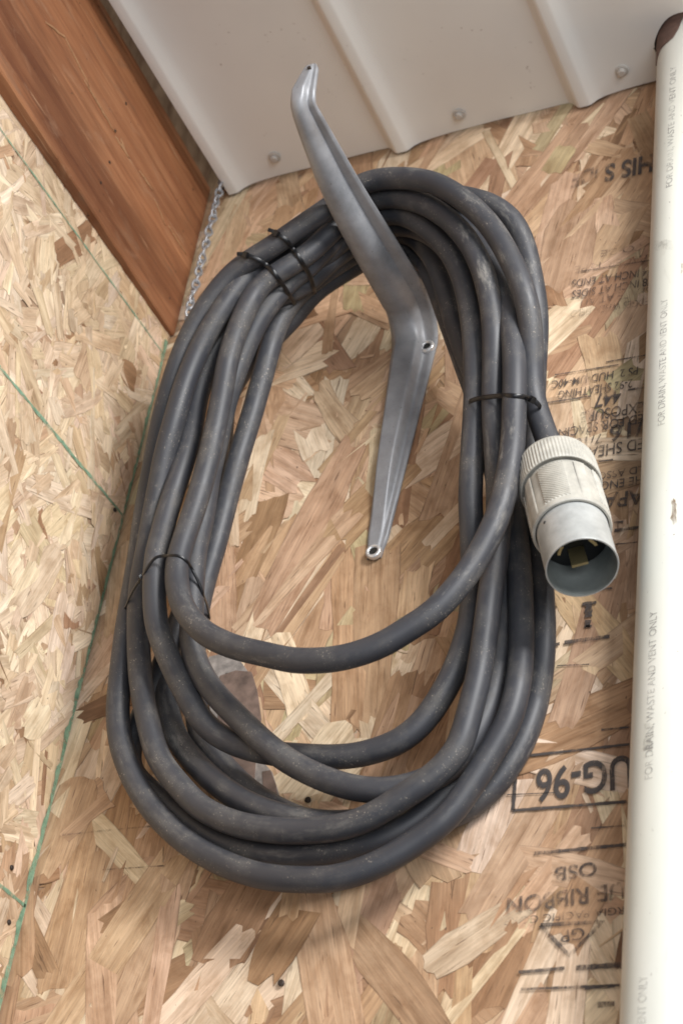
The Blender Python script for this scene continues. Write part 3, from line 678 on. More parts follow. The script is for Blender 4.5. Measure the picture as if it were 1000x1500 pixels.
# ------------------------------------------------------------------ power cord
CABLE = [Vector((a / 1e4, b / 1e4, c / 1e4)) for a, b, c in [[2340,-821,19329],[2309,-820,19423],[2274,-820,19528],[2239,-823,19633],[2203,-833,19740],[2169,-851,19850],[2138,-874,19952],[2115,-901,20046],[2104,-932,20136],[2104,-968,20224],[2110,-1008,20309],[2118,-1053,20389],[2126,-1099,20468],[2134,-1146,20551],[2137,-1191,20639],[2134,-1232,20724],[2124,-1267,20807],[2106,-1299,20895],[2081,-1326,20988],[2048,-1347,21087],[2010,-1365,21190],[1966,-1384,21296],[1919,-1404,21405],[1866,-1425,21515],[1809,-1445,21623],[1746,-1464,21724],[1678,-1483,21819],[1605,-1500,21910],[1525,-1517,22000],[1435,-1532,22092],[1334,-1542,22184],[1226,-1543,22271],[1120,-1542,22338],[1013,-1540,22392],[906,-1538,22435],[800,-1536,22467],[691,-1534,22487],[586,-1532,22486],[491,-1530,22460],[405,-1529,22410],[323,-1529,22346],[242,-1531,22282],[162,-1534,22222],[82,-1538,22164],[1,-1538,22110],[-86,-1533,22060],[-176,-1525,22012],[-270,-1515,21966],[-365,-1505,21923],[-465,-1494,21885],[-565,-1480,21845],[-658,-1462,21799],[-741,-1442,21742],[-816,-1420,21677],[-887,-1395,21605],[-952,-1368,21532],[-1012,-1339,21459],[-1068,-1309,21382],[-1119,-1278,21303],[-1166,-1247,21222],[-1208,-1217,21140],[-1245,-1187,21056],[-1279,-1157,20972],[-1309,-1127,20888],[-1339,-1096,20802],[-1368,-1063,20715],[-1394,-1030,20626],[-1418,-996,20535],[-1438,-964,20443],[-1456,-932,20348],[-1473,-900,20251],[-1489,-868,20156],[-1505,-838,20062],[-1521,-808,19970],[-1536,-780,19879],[-1549,-752,19788],[-1559,-725,19693],[-1567,-698,19596],[-1572,-673,19498],[-1577,-649,19397],[-1584,-627,19294],[-1591,-607,19189],[-1596,-588,19083],[-1601,-572,18978],[-1603,-558,18876],[-1605,-547,18776],[-1604,-537,18676],[-1603,-527,18576],[-1599,-516,18476],[-1595,-505,18375],[-1589,-495,18276],[-1581,-488,18177],[-1571,-483,18072],[-1557,-481,17965],[-1539,-478,17856],[-1515,-473,17746],[-1484,-468,17635],[-1445,-463,17529],[-1399,-458,17427],[-1345,-453,17326],[-1287,-448,17228],[-1226,-444,17136],[-1161,-440,17048],[-1093,-436,16964],[-1020,-432,16882],[-942,-428,16803],[-858,-425,16725],[-770,-421,16650],[-680,-418,16580],[-591,-416,16518],[-502,-415,16461],[-411,-414,16410],[-318,-417,16361],[-223,-423,16315],[-126,-429,16273],[-29,-434,16236],[66,-439,16205],[159,-442,16181],[249,-443,16163],[337,-443,16151],[422,-443,16141],[509,-444,16133],[597,-444,16128],[682,-443,16131],[761,-441,16143],[839,-436,16163],[917,-431,16188],[992,-426,16218],[1062,-421,16251],[1130,-417,16288],[1196,-413,16329],[1260,-409,16372],[1326,-409,16417],[1393,-410,16465],[1456,-411,16516],[1513,-411,16573],[1564,-410,16636],[1609,-409,16704],[1653,-409,16777],[1697,-411,16851],[1742,-414,16928],[1786,-418,17006],[1826,-422,17082],[1865,-425,17158],[1902,-427,17236],[1932,-430,17316],[1955,-432,17402],[1972,-434,17493],[1985,-436,17587],[1993,-439,17684],[1998,-442,17783],[2000,-447,17881],[1998,-453,17973],[1995,-461,18065],[1990,-469,18157],[1984,-476,18252],[1975,-482,18354],[1965,-486,18461],[1953,-488,18570],[1939,-488,18682],[1922,-486,18797],[1903,-482,18913],[1885,-478,19024],[1866,-475,19134],[1846,-473,19245],[1825,-472,19355],[1802,-474,19466],[1778,-476,19576],[1752,-481,19686],[1725,-487,19796],[1697,-495,19907],[1668,-505,20019],[1638,-515,20129],[1605,-527,20239],[1569,-542,20351],[1530,-558,20461],[1491,-574,20570],[1450,-590,20678],[1408,-607,20786],[1363,-625,20900],[1317,-646,21020],[1278,-664,21137],[1243,-681,21253],[1212,-700,21367],[1183,-720,21483],[1151,-738,21605],[1115,-755,21737],[1074,-769,21873],[1025,-781,22009],[966,-789,22142],[895,-796,22270],[809,-801,22396],[701,-794,22516],[585,-788,22583],[468,-783,22593],[364,-781,22570],[276,-782,22529],[191,-785,22477],[108,-790,22421],[24,-790,22370],[-58,-791,22319],[-136,-794,22262],[-211,-800,22198],[-282,-809,22126],[-346,-819,22040],[-404,-830,21936],[-451,-838,21822],[-484,-842,21709],[-510,-840,21594],[-533,-830,21477],[-555,-812,21360],[-576,-792,21241],[-594,-776,21127],[-610,-763,21018],[-626,-753,20907],[-642,-741,20795],[-660,-728,20684],[-681,-714,20573],[-702,-698,20462],[-724,-682,20350],[-745,-666,20239],[-764,-649,20129],[-782,-632,20019],[-800,-615,19910],[-816,-599,19805],[-832,-584,19700],[-849,-569,19593],[-865,-555,19487],[-882,-540,19385],[-903,-524,19283],[-924,-506,19184],[-944,-488,19088],[-962,-468,18996],[-978,-448,18905],[-990,-427,18814],[-997,-407,18724],[-1002,-386,18632],[-1004,-364,18539],[-1005,-341,18445],[-1003,-319,18349],[-995,-298,18251],[-981,-277,18149],[-963,-256,18046],[-941,-237,17946],[-919,-216,17847],[-889,-197,17751],[-842,-177,17659],[-778,-158,17571],[-705,-139,17486],[-631,-120,17406],[-545,-116,17318],[-455,-116,17233],[-362,-116,17154],[-268,-116,17083],[-173,-116,17020],[-82,-116,16963],[7,-116,16913],[96,-116,16868],[187,-116,16828],[279,-116,16792],[373,-116,16759],[466,-116,16733],[556,-116,16716],[643,-116,16707],[729,-116,16704],[815,-116,16704],[900,-116,16705],[987,-116,16706],[1071,-116,16710],[1154,-116,16715],[1239,-116,16723],[1325,-116,16736],[1409,-116,16757],[1491,-116,16791],[1568,-116,16836],[1635,-116,16885],[1693,-116,16938],[1746,-116,16998],[1796,-116,17066],[1843,-116,17141],[1886,-116,17223],[1924,-116,17307],[1954,-116,17392],[1979,-116,17479],[1999,-116,17568],[2015,-116,17661],[2034,-135,17744],[2052,-159,17826],[2065,-180,17912],[2074,-198,18003],[2079,-215,18096],[2081,-230,18187],[2081,-244,18274],[2078,-258,18363],[2073,-270,18454],[2067,-282,18547],[2060,-293,18641],[2051,-303,18736],[2042,-313,18832],[2032,-324,18933],[2022,-337,19038],[2012,-351,19143],[2002,-366,19248],[1993,-383,19352],[1985,-401,19457],[1978,-419,19560],[1973,-436,19661],[1969,-453,19764],[1966,-471,19866],[1965,-490,19966],[1967,-512,20069],[1970,-535,20171],[1974,-560,20271],[1979,-584,20364],[1984,-609,20457],[1990,-635,20549],[1997,-663,20641],[2006,-692,20732],[2016,-722,20823],[2025,-752,20912],[2031,-783,21002],[2034,-814,21098],[2032,-845,21196],[2025,-878,21300],[2013,-911,21409],[1998,-943,21518],[1981,-975,21625],[1962,-1008,21729],[1935,-1044,21829],[1899,-1083,21926],[1851,-1120,22016],[1787,-1151,22098],[1712,-1178,22169],[1626,-1197,22237],[1533,-1216,22290],[1434,-1229,22340],[1327,-1234,22392],[1216,-1236,22444],[1101,-1239,22494],[985,-1241,22542],[869,-1241,22587],[753,-1238,22628],[641,-1236,22656],[532,-1236,22655],[428,-1241,22623],[333,-1247,22571],[247,-1251,22506],[167,-1256,22433],[86,-1261,22364],[1,-1266,22304],[-87,-1274,22256],[-181,-1289,22223],[-270,-1312,22187],[-343,-1332,22127],[-407,-1347,22048],[-476,-1356,21962],[-546,-1361,21872],[-608,-1363,21783],[-661,-1363,21696],[-711,-1361,21607],[-760,-1355,21518],[-809,-1344,21431],[-859,-1329,21347],[-909,-1311,21261],[-955,-1292,21175],[-995,-1273,21087],[-1030,-1255,20996],[-1061,-1236,20904],[-1088,-1219,20810],[-1110,-1203,20714],[-1128,-1190,20614],[-1144,-1175,20515],[-1163,-1157,20416],[-1188,-1131,20316],[-1216,-1100,20217],[-1243,-1066,20120],[-1269,-1029,20025],[-1292,-990,19932],[-1315,-951,19839],[-1337,-912,19746],[-1358,-874,19652],[-1377,-839,19556],[-1394,-806,19458],[-1409,-776,19358],[-1424,-748,19259],[-1438,-723,19161],[-1449,-702,19062],[-1454,-683,18962],[-1452,-666,18858],[-1444,-650,18752],[-1432,-635,18645],[-1415,-621,18534],[-1395,-609,18423],[-1373,-599,18314],[-1348,-591,18206],[-1321,-583,18097],[-1290,-576,17992],[-1257,-569,17889],[-1221,-562,17786],[-1182,-555,17685],[-1142,-548,17584],[-1100,-540,17483],[-1054,-533,17385],[-999,-527,17291],[-930,-523,17200],[-853,-519,17113],[-774,-516,17031],[-695,-514,16952],[-614,-512,16877],[-529,-510,16809],[-437,-510,16750],[-340,-510,16697],[-242,-511,16652],[-146,-511,16615],[-52,-512,16586],[42,-512,16563],[132,-512,16543],[221,-512,16527],[308,-512,16515],[395,-512,16507],[485,-512,16503],[580,-513,16502],[673,-514,16506],[763,-517,16517],[850,-520,16536],[933,-525,16562],[1010,-530,16592],[1085,-536,16628],[1159,-542,16667],[1230,-547,16707],[1300,-550,16748],[1368,-552,16791],[1431,-555,16836],[1490,-559,16886],[1544,-565,16940],[1591,-572,17001],[1627,-579,17074],[1654,-587,17159],[1674,-594,17251],[1692,-602,17342],[1710,-610,17432],[1727,-617,17521],[1741,-624,17611],[1751,-630,17704],[1760,-635,17798],[1766,-640,17893],[1772,-645,17989],[1777,-651,18085],[1781,-655,18184],[1785,-656,18287],[1789,-656,18390],[1795,-656,18490],[1802,-658,18584],[1809,-663,18675],[1813,-670,18772],[1815,-682,18874],[1816,-700,18975],[1819,-725,19069],[1823,-756,19159],[1826,-788,19248],[1826,-817,19332],[1826,-847,19415],[1825,-875,19499],[1822,-901,19587],[1818,-923,19678],[1812,-942,19773],[1807,-961,19869],[1803,-981,19965],[1802,-1003,20066],[1802,-1027,20169],[1803,-1052,20271],[1805,-1076,20374],[1806,-1102,20478],[1805,-1128,20580],[1801,-1153,20678],[1795,-1178,20774],[1785,-1202,20873],[1770,-1226,20976],[1749,-1248,21085],[1722,-1269,21200],[1688,-1285,21316],[1648,-1299,21431],[1601,-1309,21547],[1545,-1317,21661],[1478,-1326,21778],[1397,-1336,21897],[1307,-1344,22011],[1210,-1352,22117],[1103,-1350,22222],[993,-1343,22313],[882,-1337,22385],[771,-1330,22440],[666,-1322,22476],[565,-1314,22491],[472,-1305,22480],[386,-1298,22443],[308,-1293,22382],[234,-1292,22308],[167,-1296,22226],[100,-1297,22146],[36,-1301,22065],[-29,-1307,21990],[-99,-1316,21926],[-171,-1324,21870],[-248,-1329,21816],[-332,-1330,21760],[-414,-1328,21698],[-477,-1323,21623],[-523,-1316,21535],[-560,-1306,21440],[-595,-1291,21347],[-628,-1272,21257],[-658,-1251,21165],[-684,-1229,21068],[-703,-1209,20967],[-716,-1190,20861],[-723,-1172,20752],[-729,-1155,20642],[-735,-1140,20533],[-741,-1126,20422],[-747,-1113,20312],[-755,-1100,20202],[-766,-1084,20094],[-781,-1065,19987],[-797,-1046,19882],[-813,-1030,19777],[-828,-1018,19671],[-842,-1010,19563],[-854,-1006,19458],[-865,-1006,19353],[-874,-1009,19250],[-881,-1014,19147],[-887,-1018,19044],[-889,-1022,18941],[-884,-1022,18838],[-869,-1019,18731],[-837,-1019,18612],[-786,-1023,18483],[-721,-1030,18365],[-646,-1037,18262],[-566,-1042,18172],[-483,-1043,18092],[-394,-1043,18025],[-300,-1043,17968],[-204,-1043,17917],[-104,-1043,17872],[-3,-1043,17833],[96,-1042,17797],[191,-1041,17761],[284,-1041,17726],[377,-1040,17697],[469,-1039,17678],[561,-1038,17665],[654,-1037,17657],[744,-1036,17656],[831,-1034,17663],[916,-1031,17678],[997,-1028,17699],[1074,-1025,17726],[1148,-1023,17758],[1218,-1021,17797],[1286,-1019,17839],[1356,-1017,17883],[1429,-1015,17930],[1497,-1013,17984],[1556,-1010,18045],[1611,-1008,18113],[1662,-1006,18185],[1710,-1005,18260],[1753,-1005,18338],[1793,-1005,18419],[1829,-1007,18501],[1864,-1012,18583],[1897,-1019,18665],[1928,-1026,18749],[1954,-1034,18838],[1977,-1040,18936],[1994,-1046,19040],[2009,-1052,19147],[2021,-1058,19254],[2030,-1065,19362],[2036,-1072,19472],[2036,-1078,19584],[2034,-1085,19697],[2031,-1094,19809],[2030,-1106,19914],[2029,-1119,20018],[2026,-1131,20125],[2020,-1141,20233],[2011,-1148,20342],[1999,-1153,20456],[1982,-1155,20574],[1958,-1152,20697],[1928,-1145,20827],[1893,-1136,20959],[1853,-1128,21092],[1807,-1121,21227],[1756,-1114,21362],[1701,-1107,21501],[1640,-1100,21648],[1572,-1093,21798],[1495,-1089,21941],[1407,-1088,22077],[1310,-1088,22200],[1196,-1076,22322],[1074,-1066,22426],[951,-1059,22506],[830,-1055,22563],[710,-1052,22601],[596,-1053,22623],[488,-1058,22625],[390,-1065,22602],[307,-1074,22557],[232,-1085,22492],[162,-1098,22414],[97,-1112,22328],[37,-1126,22231],[-25,-1129,22140],[-85,-1131,22054],[-150,-1134,21978],[-228,-1139,21908],[-302,-1143,21829],[-365,-1142,21736],[-423,-1138,21641],[-479,-1129,21549],[-532,-1116,21455],[-579,-1096,21362],[-622,-1072,21267],[-663,-1048,21171],[-702,-1024,21076],[-738,-1001,20981],[-771,-978,20884],[-800,-954,20783],[-823,-932,20678],[-840,-912,20568],[-850,-895,20451],[-858,-879,20332],[-867,-865,20214],[-877,-851,20098],[-885,-839,19981],[-888,-829,19867],[-886,-820,19756],[-883,-813,19645],[-880,-809,19535],[-879,-808,19422],[-881,-811,19304],[-879,-813,19186],[-873,-811,19068],[-864,-805,18951],[-853,-797,18835],[-842,-787,18722],[-830,-775,18612],[-818,-763,18505],[-807,-753,18404],[-793,-743,18306],[-771,-732,18209],[-736,-717,18111],[-691,-701,18015],[-638,-684,17923],[-578,-669,17837],[-511,-654,17755],[-437,-639,17676],[-357,-625,17598],[-277,-612,17521],[-199,-600,17448],[-123,-589,17376],[-46,-577,17306],[33,-565,17240],[114,-553,17176],[198,-541,17117],[284,-531,17062],[374,-521,17011],[466,-513,16962],[557,-504,16920],[644,-497,16884],[730,-489,16856],[813,-482,16835],[895,-473,16823],[975,-462,16818],[1053,-451,16822],[1130,-438,16834],[1206,-425,16855],[1280,-411,16884],[1352,-395,16922],[1423,-379,16969],[1487,-368,17024],[1542,-365,17083],[1592,-367,17149],[1634,-369,17221],[1668,-371,17294],[1696,-372,17372],[1721,-373,17453],[1742,-375,17536],[1760,-377,17622],[1775,-380,17709],[1786,-384,17799],[1795,-387,17891],[1802,-392,17983],[1806,-397,18077],[1809,-402,18174],[1809,-408,18271],[1809,-415,18368],[1806,-422,18465],[1803,-431,18562],[1801,-444,18657],[1799,-460,18750],[1798,-480,18842],[1797,-502,18932],[1796,-526,19022],[1793,-550,19110],[1788,-573,19199],[1779,-595,19290],[1766,-615,19383],[1751,-631,19478],[1733,-646,19577],[1711,-659,19680],[1688,-670,19784],[1666,-682,19890],[1645,-693,19997],[1626,-703,20107],[1608,-714,20217],[1593,-726,20324],[1580,-742,20431],[1571,-762,20537],[1563,-783,20643],[1555,-804,20750],[1545,-825,20861],[1529,-845,20976],[1508,-866,21097],[1481,-885,21222],[1450,-900,21344],[1416,-913,21463],[1377,-925,21583],[1331,-935,21705],[1276,-944,21831],[1213,-952,21958],[1141,-959,22077],[1059,-964,22185],[968,-968,22283],[859,-960,22379],[740,-951,22460],[619,-941,22513],[502,-930,22528],[391,-920,22513],[288,-914,22478],[192,-913,22428],[103,-917,22363],[17,-917,22297],[-55,-920,22223],[-120,-926,22141],[-181,-936,22059],[-247,-948,21986],[-324,-963,21927],[-406,-979,21877],[-488,-996,21827],[-570,-1015,21774],[-655,-1030,21719],[-745,-1039,21663],[-828,-1045,21596],[-896,-1049,21512],[-948,-1048,21416],[-987,-1042,21316],[-1018,-1032,21211],[-1044,-1020,21102],[-1066,-1008,20993],[-1084,-996,20884],[-1095,-985,20772],[-1099,-976,20651],[-1096,-969,20522],[-1094,-964,20394],[-1098,-958,20271],[-1106,-953,20150],[-1117,-949,20031],[-1131,-944,19914],[-1146,-940,19798],[-1159,-937,19680],[-1168,-936,19561],[-1173,-938,19441],[-1175,-943,19320],[-1172,-953,19197],[-1166,-963,19075],[-1157,-963,18956],[-1145,-952,18842],[-1132,-935,18734],[-1119,-915,18632],[-1103,-893,18528],[-1082,-869,18426],[-1052,-844,18328],[-1014,-818,18234],[-971,-790,18143],[-927,-761,18056],[-884,-732,17974],[-841,-702,17896],[-797,-672,17821],[-754,-640,17748],[-708,-604,17677],[-661,-567,17609],[-606,-533,17549],[-543,-502,17497],[-472,-475,17452],[-395,-451,17412],[-315,-431,17379],[-230,-415,17350],[-143,-401,17326],[-50,-389,17304],[47,-380,17285],[146,-372,17270],[244,-365,17256],[341,-358,17243],[437,-351,17233],[527,-344,17229],[612,-338,17229],[696,-333,17235],[783,-331,17248],[872,-330,17268],[957,-331,17296],[1032,-333,17332],[1098,-335,17377],[1157,-339,17429],[1211,-346,17488],[1261,-355,17553],[1307,-364,17622],[1350,-374,17694],[1391,-384,17770],[1428,-395,17852],[1462,-406,17940],[1492,-418,18030],[1518,-432,18118],[1540,-447,18205],[1556,-463,18290],[1565,-480,18374],[1570,-498,18459],[1572,-517,18546],[1573,-536,18631],[1573,-555,18719],[1572,-575,18807],[1570,-595,18896],[1566,-616,18985],[1561,-638,19074],[1557,-661,19162],[1554,-684,19252],[1555,-710,19346],[1559,-736,19442],[1564,-763,19538],[1570,-789,19635],[1577,-815,19733],[1583,-840,19831],[1589,-864,19930],[1595,-887,20029],[1598,-908,20127],[1600,-928,20223],[1598,-948,20321],[1595,-965,20421],[1590,-981,20524],[1582,-998,20633],[1572,-1015,20747],[1557,-1032,20865],[1539,-1050,20987],[1517,-1068,21111],[1490,-1083,21236],[1458,-1098,21367],[1419,-1110,21499],[1370,-1121,21630],[1308,-1132,21764],[1236,-1143,21895],[1156,-1151,22015],[1069,-1157,22123],[976,-1162,22222],[869,-1155,22326],[757,-1148,22411],[640,-1135,22464],[519,-1117,22479],[413,-1098,22469],[321,-1081,22443],[232,-1064,22404],[146,-1049,22357],[64,-1036,22305],[-20,-1018,22253],[-100,-1001,22197],[-178,-981,22141],[-255,-957,22088],[-333,-929,22038],[-407,-896,21984],[-469,-862,21922],[-518,-828,21847],[-562,-796,21765],[-607,-767,21681],[-663,-743,21601],[-730,-722,21524],[-798,-705,21448],[-862,-687,21371],[-921,-669,21291],[-973,-650,21207],[-1011,-634,21116],[-1032,-622,21013],[-1041,-612,20901],[-1044,-603,20784],[-1045,-593,20672],[-1043,-583,20558],[-1040,-571,20439],[-1037,-559,20317],[-1034,-546,20198],[-1032,-534,20085],[-1032,-522,19972],[-1034,-510,19858],[-1036,-498,19748],[-1040,-487,19643],[-1047,-475,19539],[-1055,-463,19437],[-1065,-451,19337],[-1077,-440,19238],[-1093,-429,19139],[-1111,-420,19044],[-1131,-411,18950],[-1154,-402,18855],[-1179,-392,18760],[-1204,-381,18666],[-1229,-367,18573],[-1255,-351,18479],[-1282,-334,18386],[-1309,-317,18293],[-1335,-301,18203],[-1360,-288,18117],[-1387,-277,18028],[-1415,-269,17939],[-1440,-263,17852],[-1461,-258,17761],[-1478,-253,17663],[-1483,-248,17563],[-1464,-243,17467],[-1419,-240,17376],[-1343,-242,17288],[-1244,-248,17201],[-1146,-255,17121],[-1055,-262,17046],[-963,-268,16972],[-869,-273,16899],[-773,-277,16829],[-676,-280,16760],[-579,-283,16695],[-483,-286,16638],[-386,-288,16589],[-289,-290,16548],[-193,-291,16515],[-101,-292,16487],[-8,-293,16464],[84,-293,16446],[175,-294,16432],[262,-295,16423],[348,-295,16419],[434,-296,16419],[519,-295,16423],[603,-295,16432],[686,-295,16445],[769,-294,16461],[849,-292,16480],[926,-290,16505],[1005,-285,16537],[1081,-278,16576],[1152,-269,16622],[1216,-259,16674],[1276,-246,16731],[1334,-233,16794],[1390,-220,16859],[1444,-210,16926],[1496,-201,16997],[1544,-192,17071],[1587,-186,17150],[1626,-181,17232],[1662,-179,17317],[1694,-179,17401],[1723,-180,17486],[1749,-182,17573],[1771,-186,17663],[1790,-189,17753],[1805,-193,17844],[1818,-198,17938],[1828,-203,18033],[1836,-209,18128],[1842,-214,18223],[1846,-220,18318],[1848,-227,18415],[1848,-233,18514],[1846,-240,18614],[1842,-246,18715],[1836,-253,18818],[1827,-260,18924],[1815,-267,19033],[1801,-273,19140],[1786,-279,19247],[1768,-285,19355],[1747,-292,19467],[1725,-299,19578],[1701,-306,19689],[1673,-314,19798],[1642,-322,19910],[1606,-332,20022],[1568,-341,20132],[1529,-352,20240],[1491,-363,20347],[1454,-377,20457],[1416,-394,20568],[1378,-412,20679],[1340,-428,20791],[1300,-444,20907],[1258,-457,21027],[1216,-469,21150],[1174,-482,21271],[1134,-497,21389],[1095,-514,21504],[1057,-531,21619],[1017,-548,21736],[976,-565,21858],[932,-582,21983],[884,-597,22103],[826,-607,22219],[755,-615,22331],[665,-620,22435],[557,-623,22517],[444,-624,22551],[334,-628,22545],[234,-631,22522],[142,-630,22490],[51,-626,22451],[-42,-625,22405],[-138,-624,22353],[-232,-624,22293],[-316,-624,22222],[-383,-622,22140],[-441,-620,22051],[-499,-615,21961],[-564,-610,21879],[-636,-602,21803],[-712,-593,21731],[-790,-581,21663],[-873,-566,21600],[-955,-548,21536],[-1025,-530,21461],[-1079,-513,21370],[-1116,-495,21265],[-1138,-478,21151],[-1143,-461,21031],[-1137,-444,20905],[-1128,-428,20780],[-1121,-414,20664],[-1116,-402,20550],[-1111,-390,20436],[-1109,-379,20323],[-1108,-367,20213],[-1110,-356,20105],[-1113,-345,19996],[-1117,-334,19888],[-1120,-323,19779],[-1123,-312,19669],[-1129,-301,19560],[-1138,-290,19451],[-1152,-281,19347],[-1173,-274,19247],[-1197,-267,19147],[-1221,-262,19048],[-1243,-258,18948],[-1260,-255,18845],[-1272,-255,18736],[-1281,-257,18624],[-1284,-260,18513],[-1280,-265,18401],[-1267,-270,18286],[-1246,-274,18169],[-1217,-278,18054],[-1182,-281,17942],[-1139,-284,17829],[-1086,-287,17720],[-1023,-290,17620],[-951,-293,17527],[-872,-297,17438],[-790,-302,17352],[-706,-308,17269],[-620,-314,17189],[-530,-321,17113],[-435,-328,17039],[-336,-334,16970],[-238,-338,16909],[-139,-342,16857],[-41,-344,16812],[54,-344,16774],[145,-340,16744],[234,-335,16721],[324,-328,16701],[417,-321,16684],[511,-313,16671],[602,-306,16664],[689,-299,16664],[771,-292,16672],[852,-284,16689],[934,-276,16718],[1000,-269,16746]]]
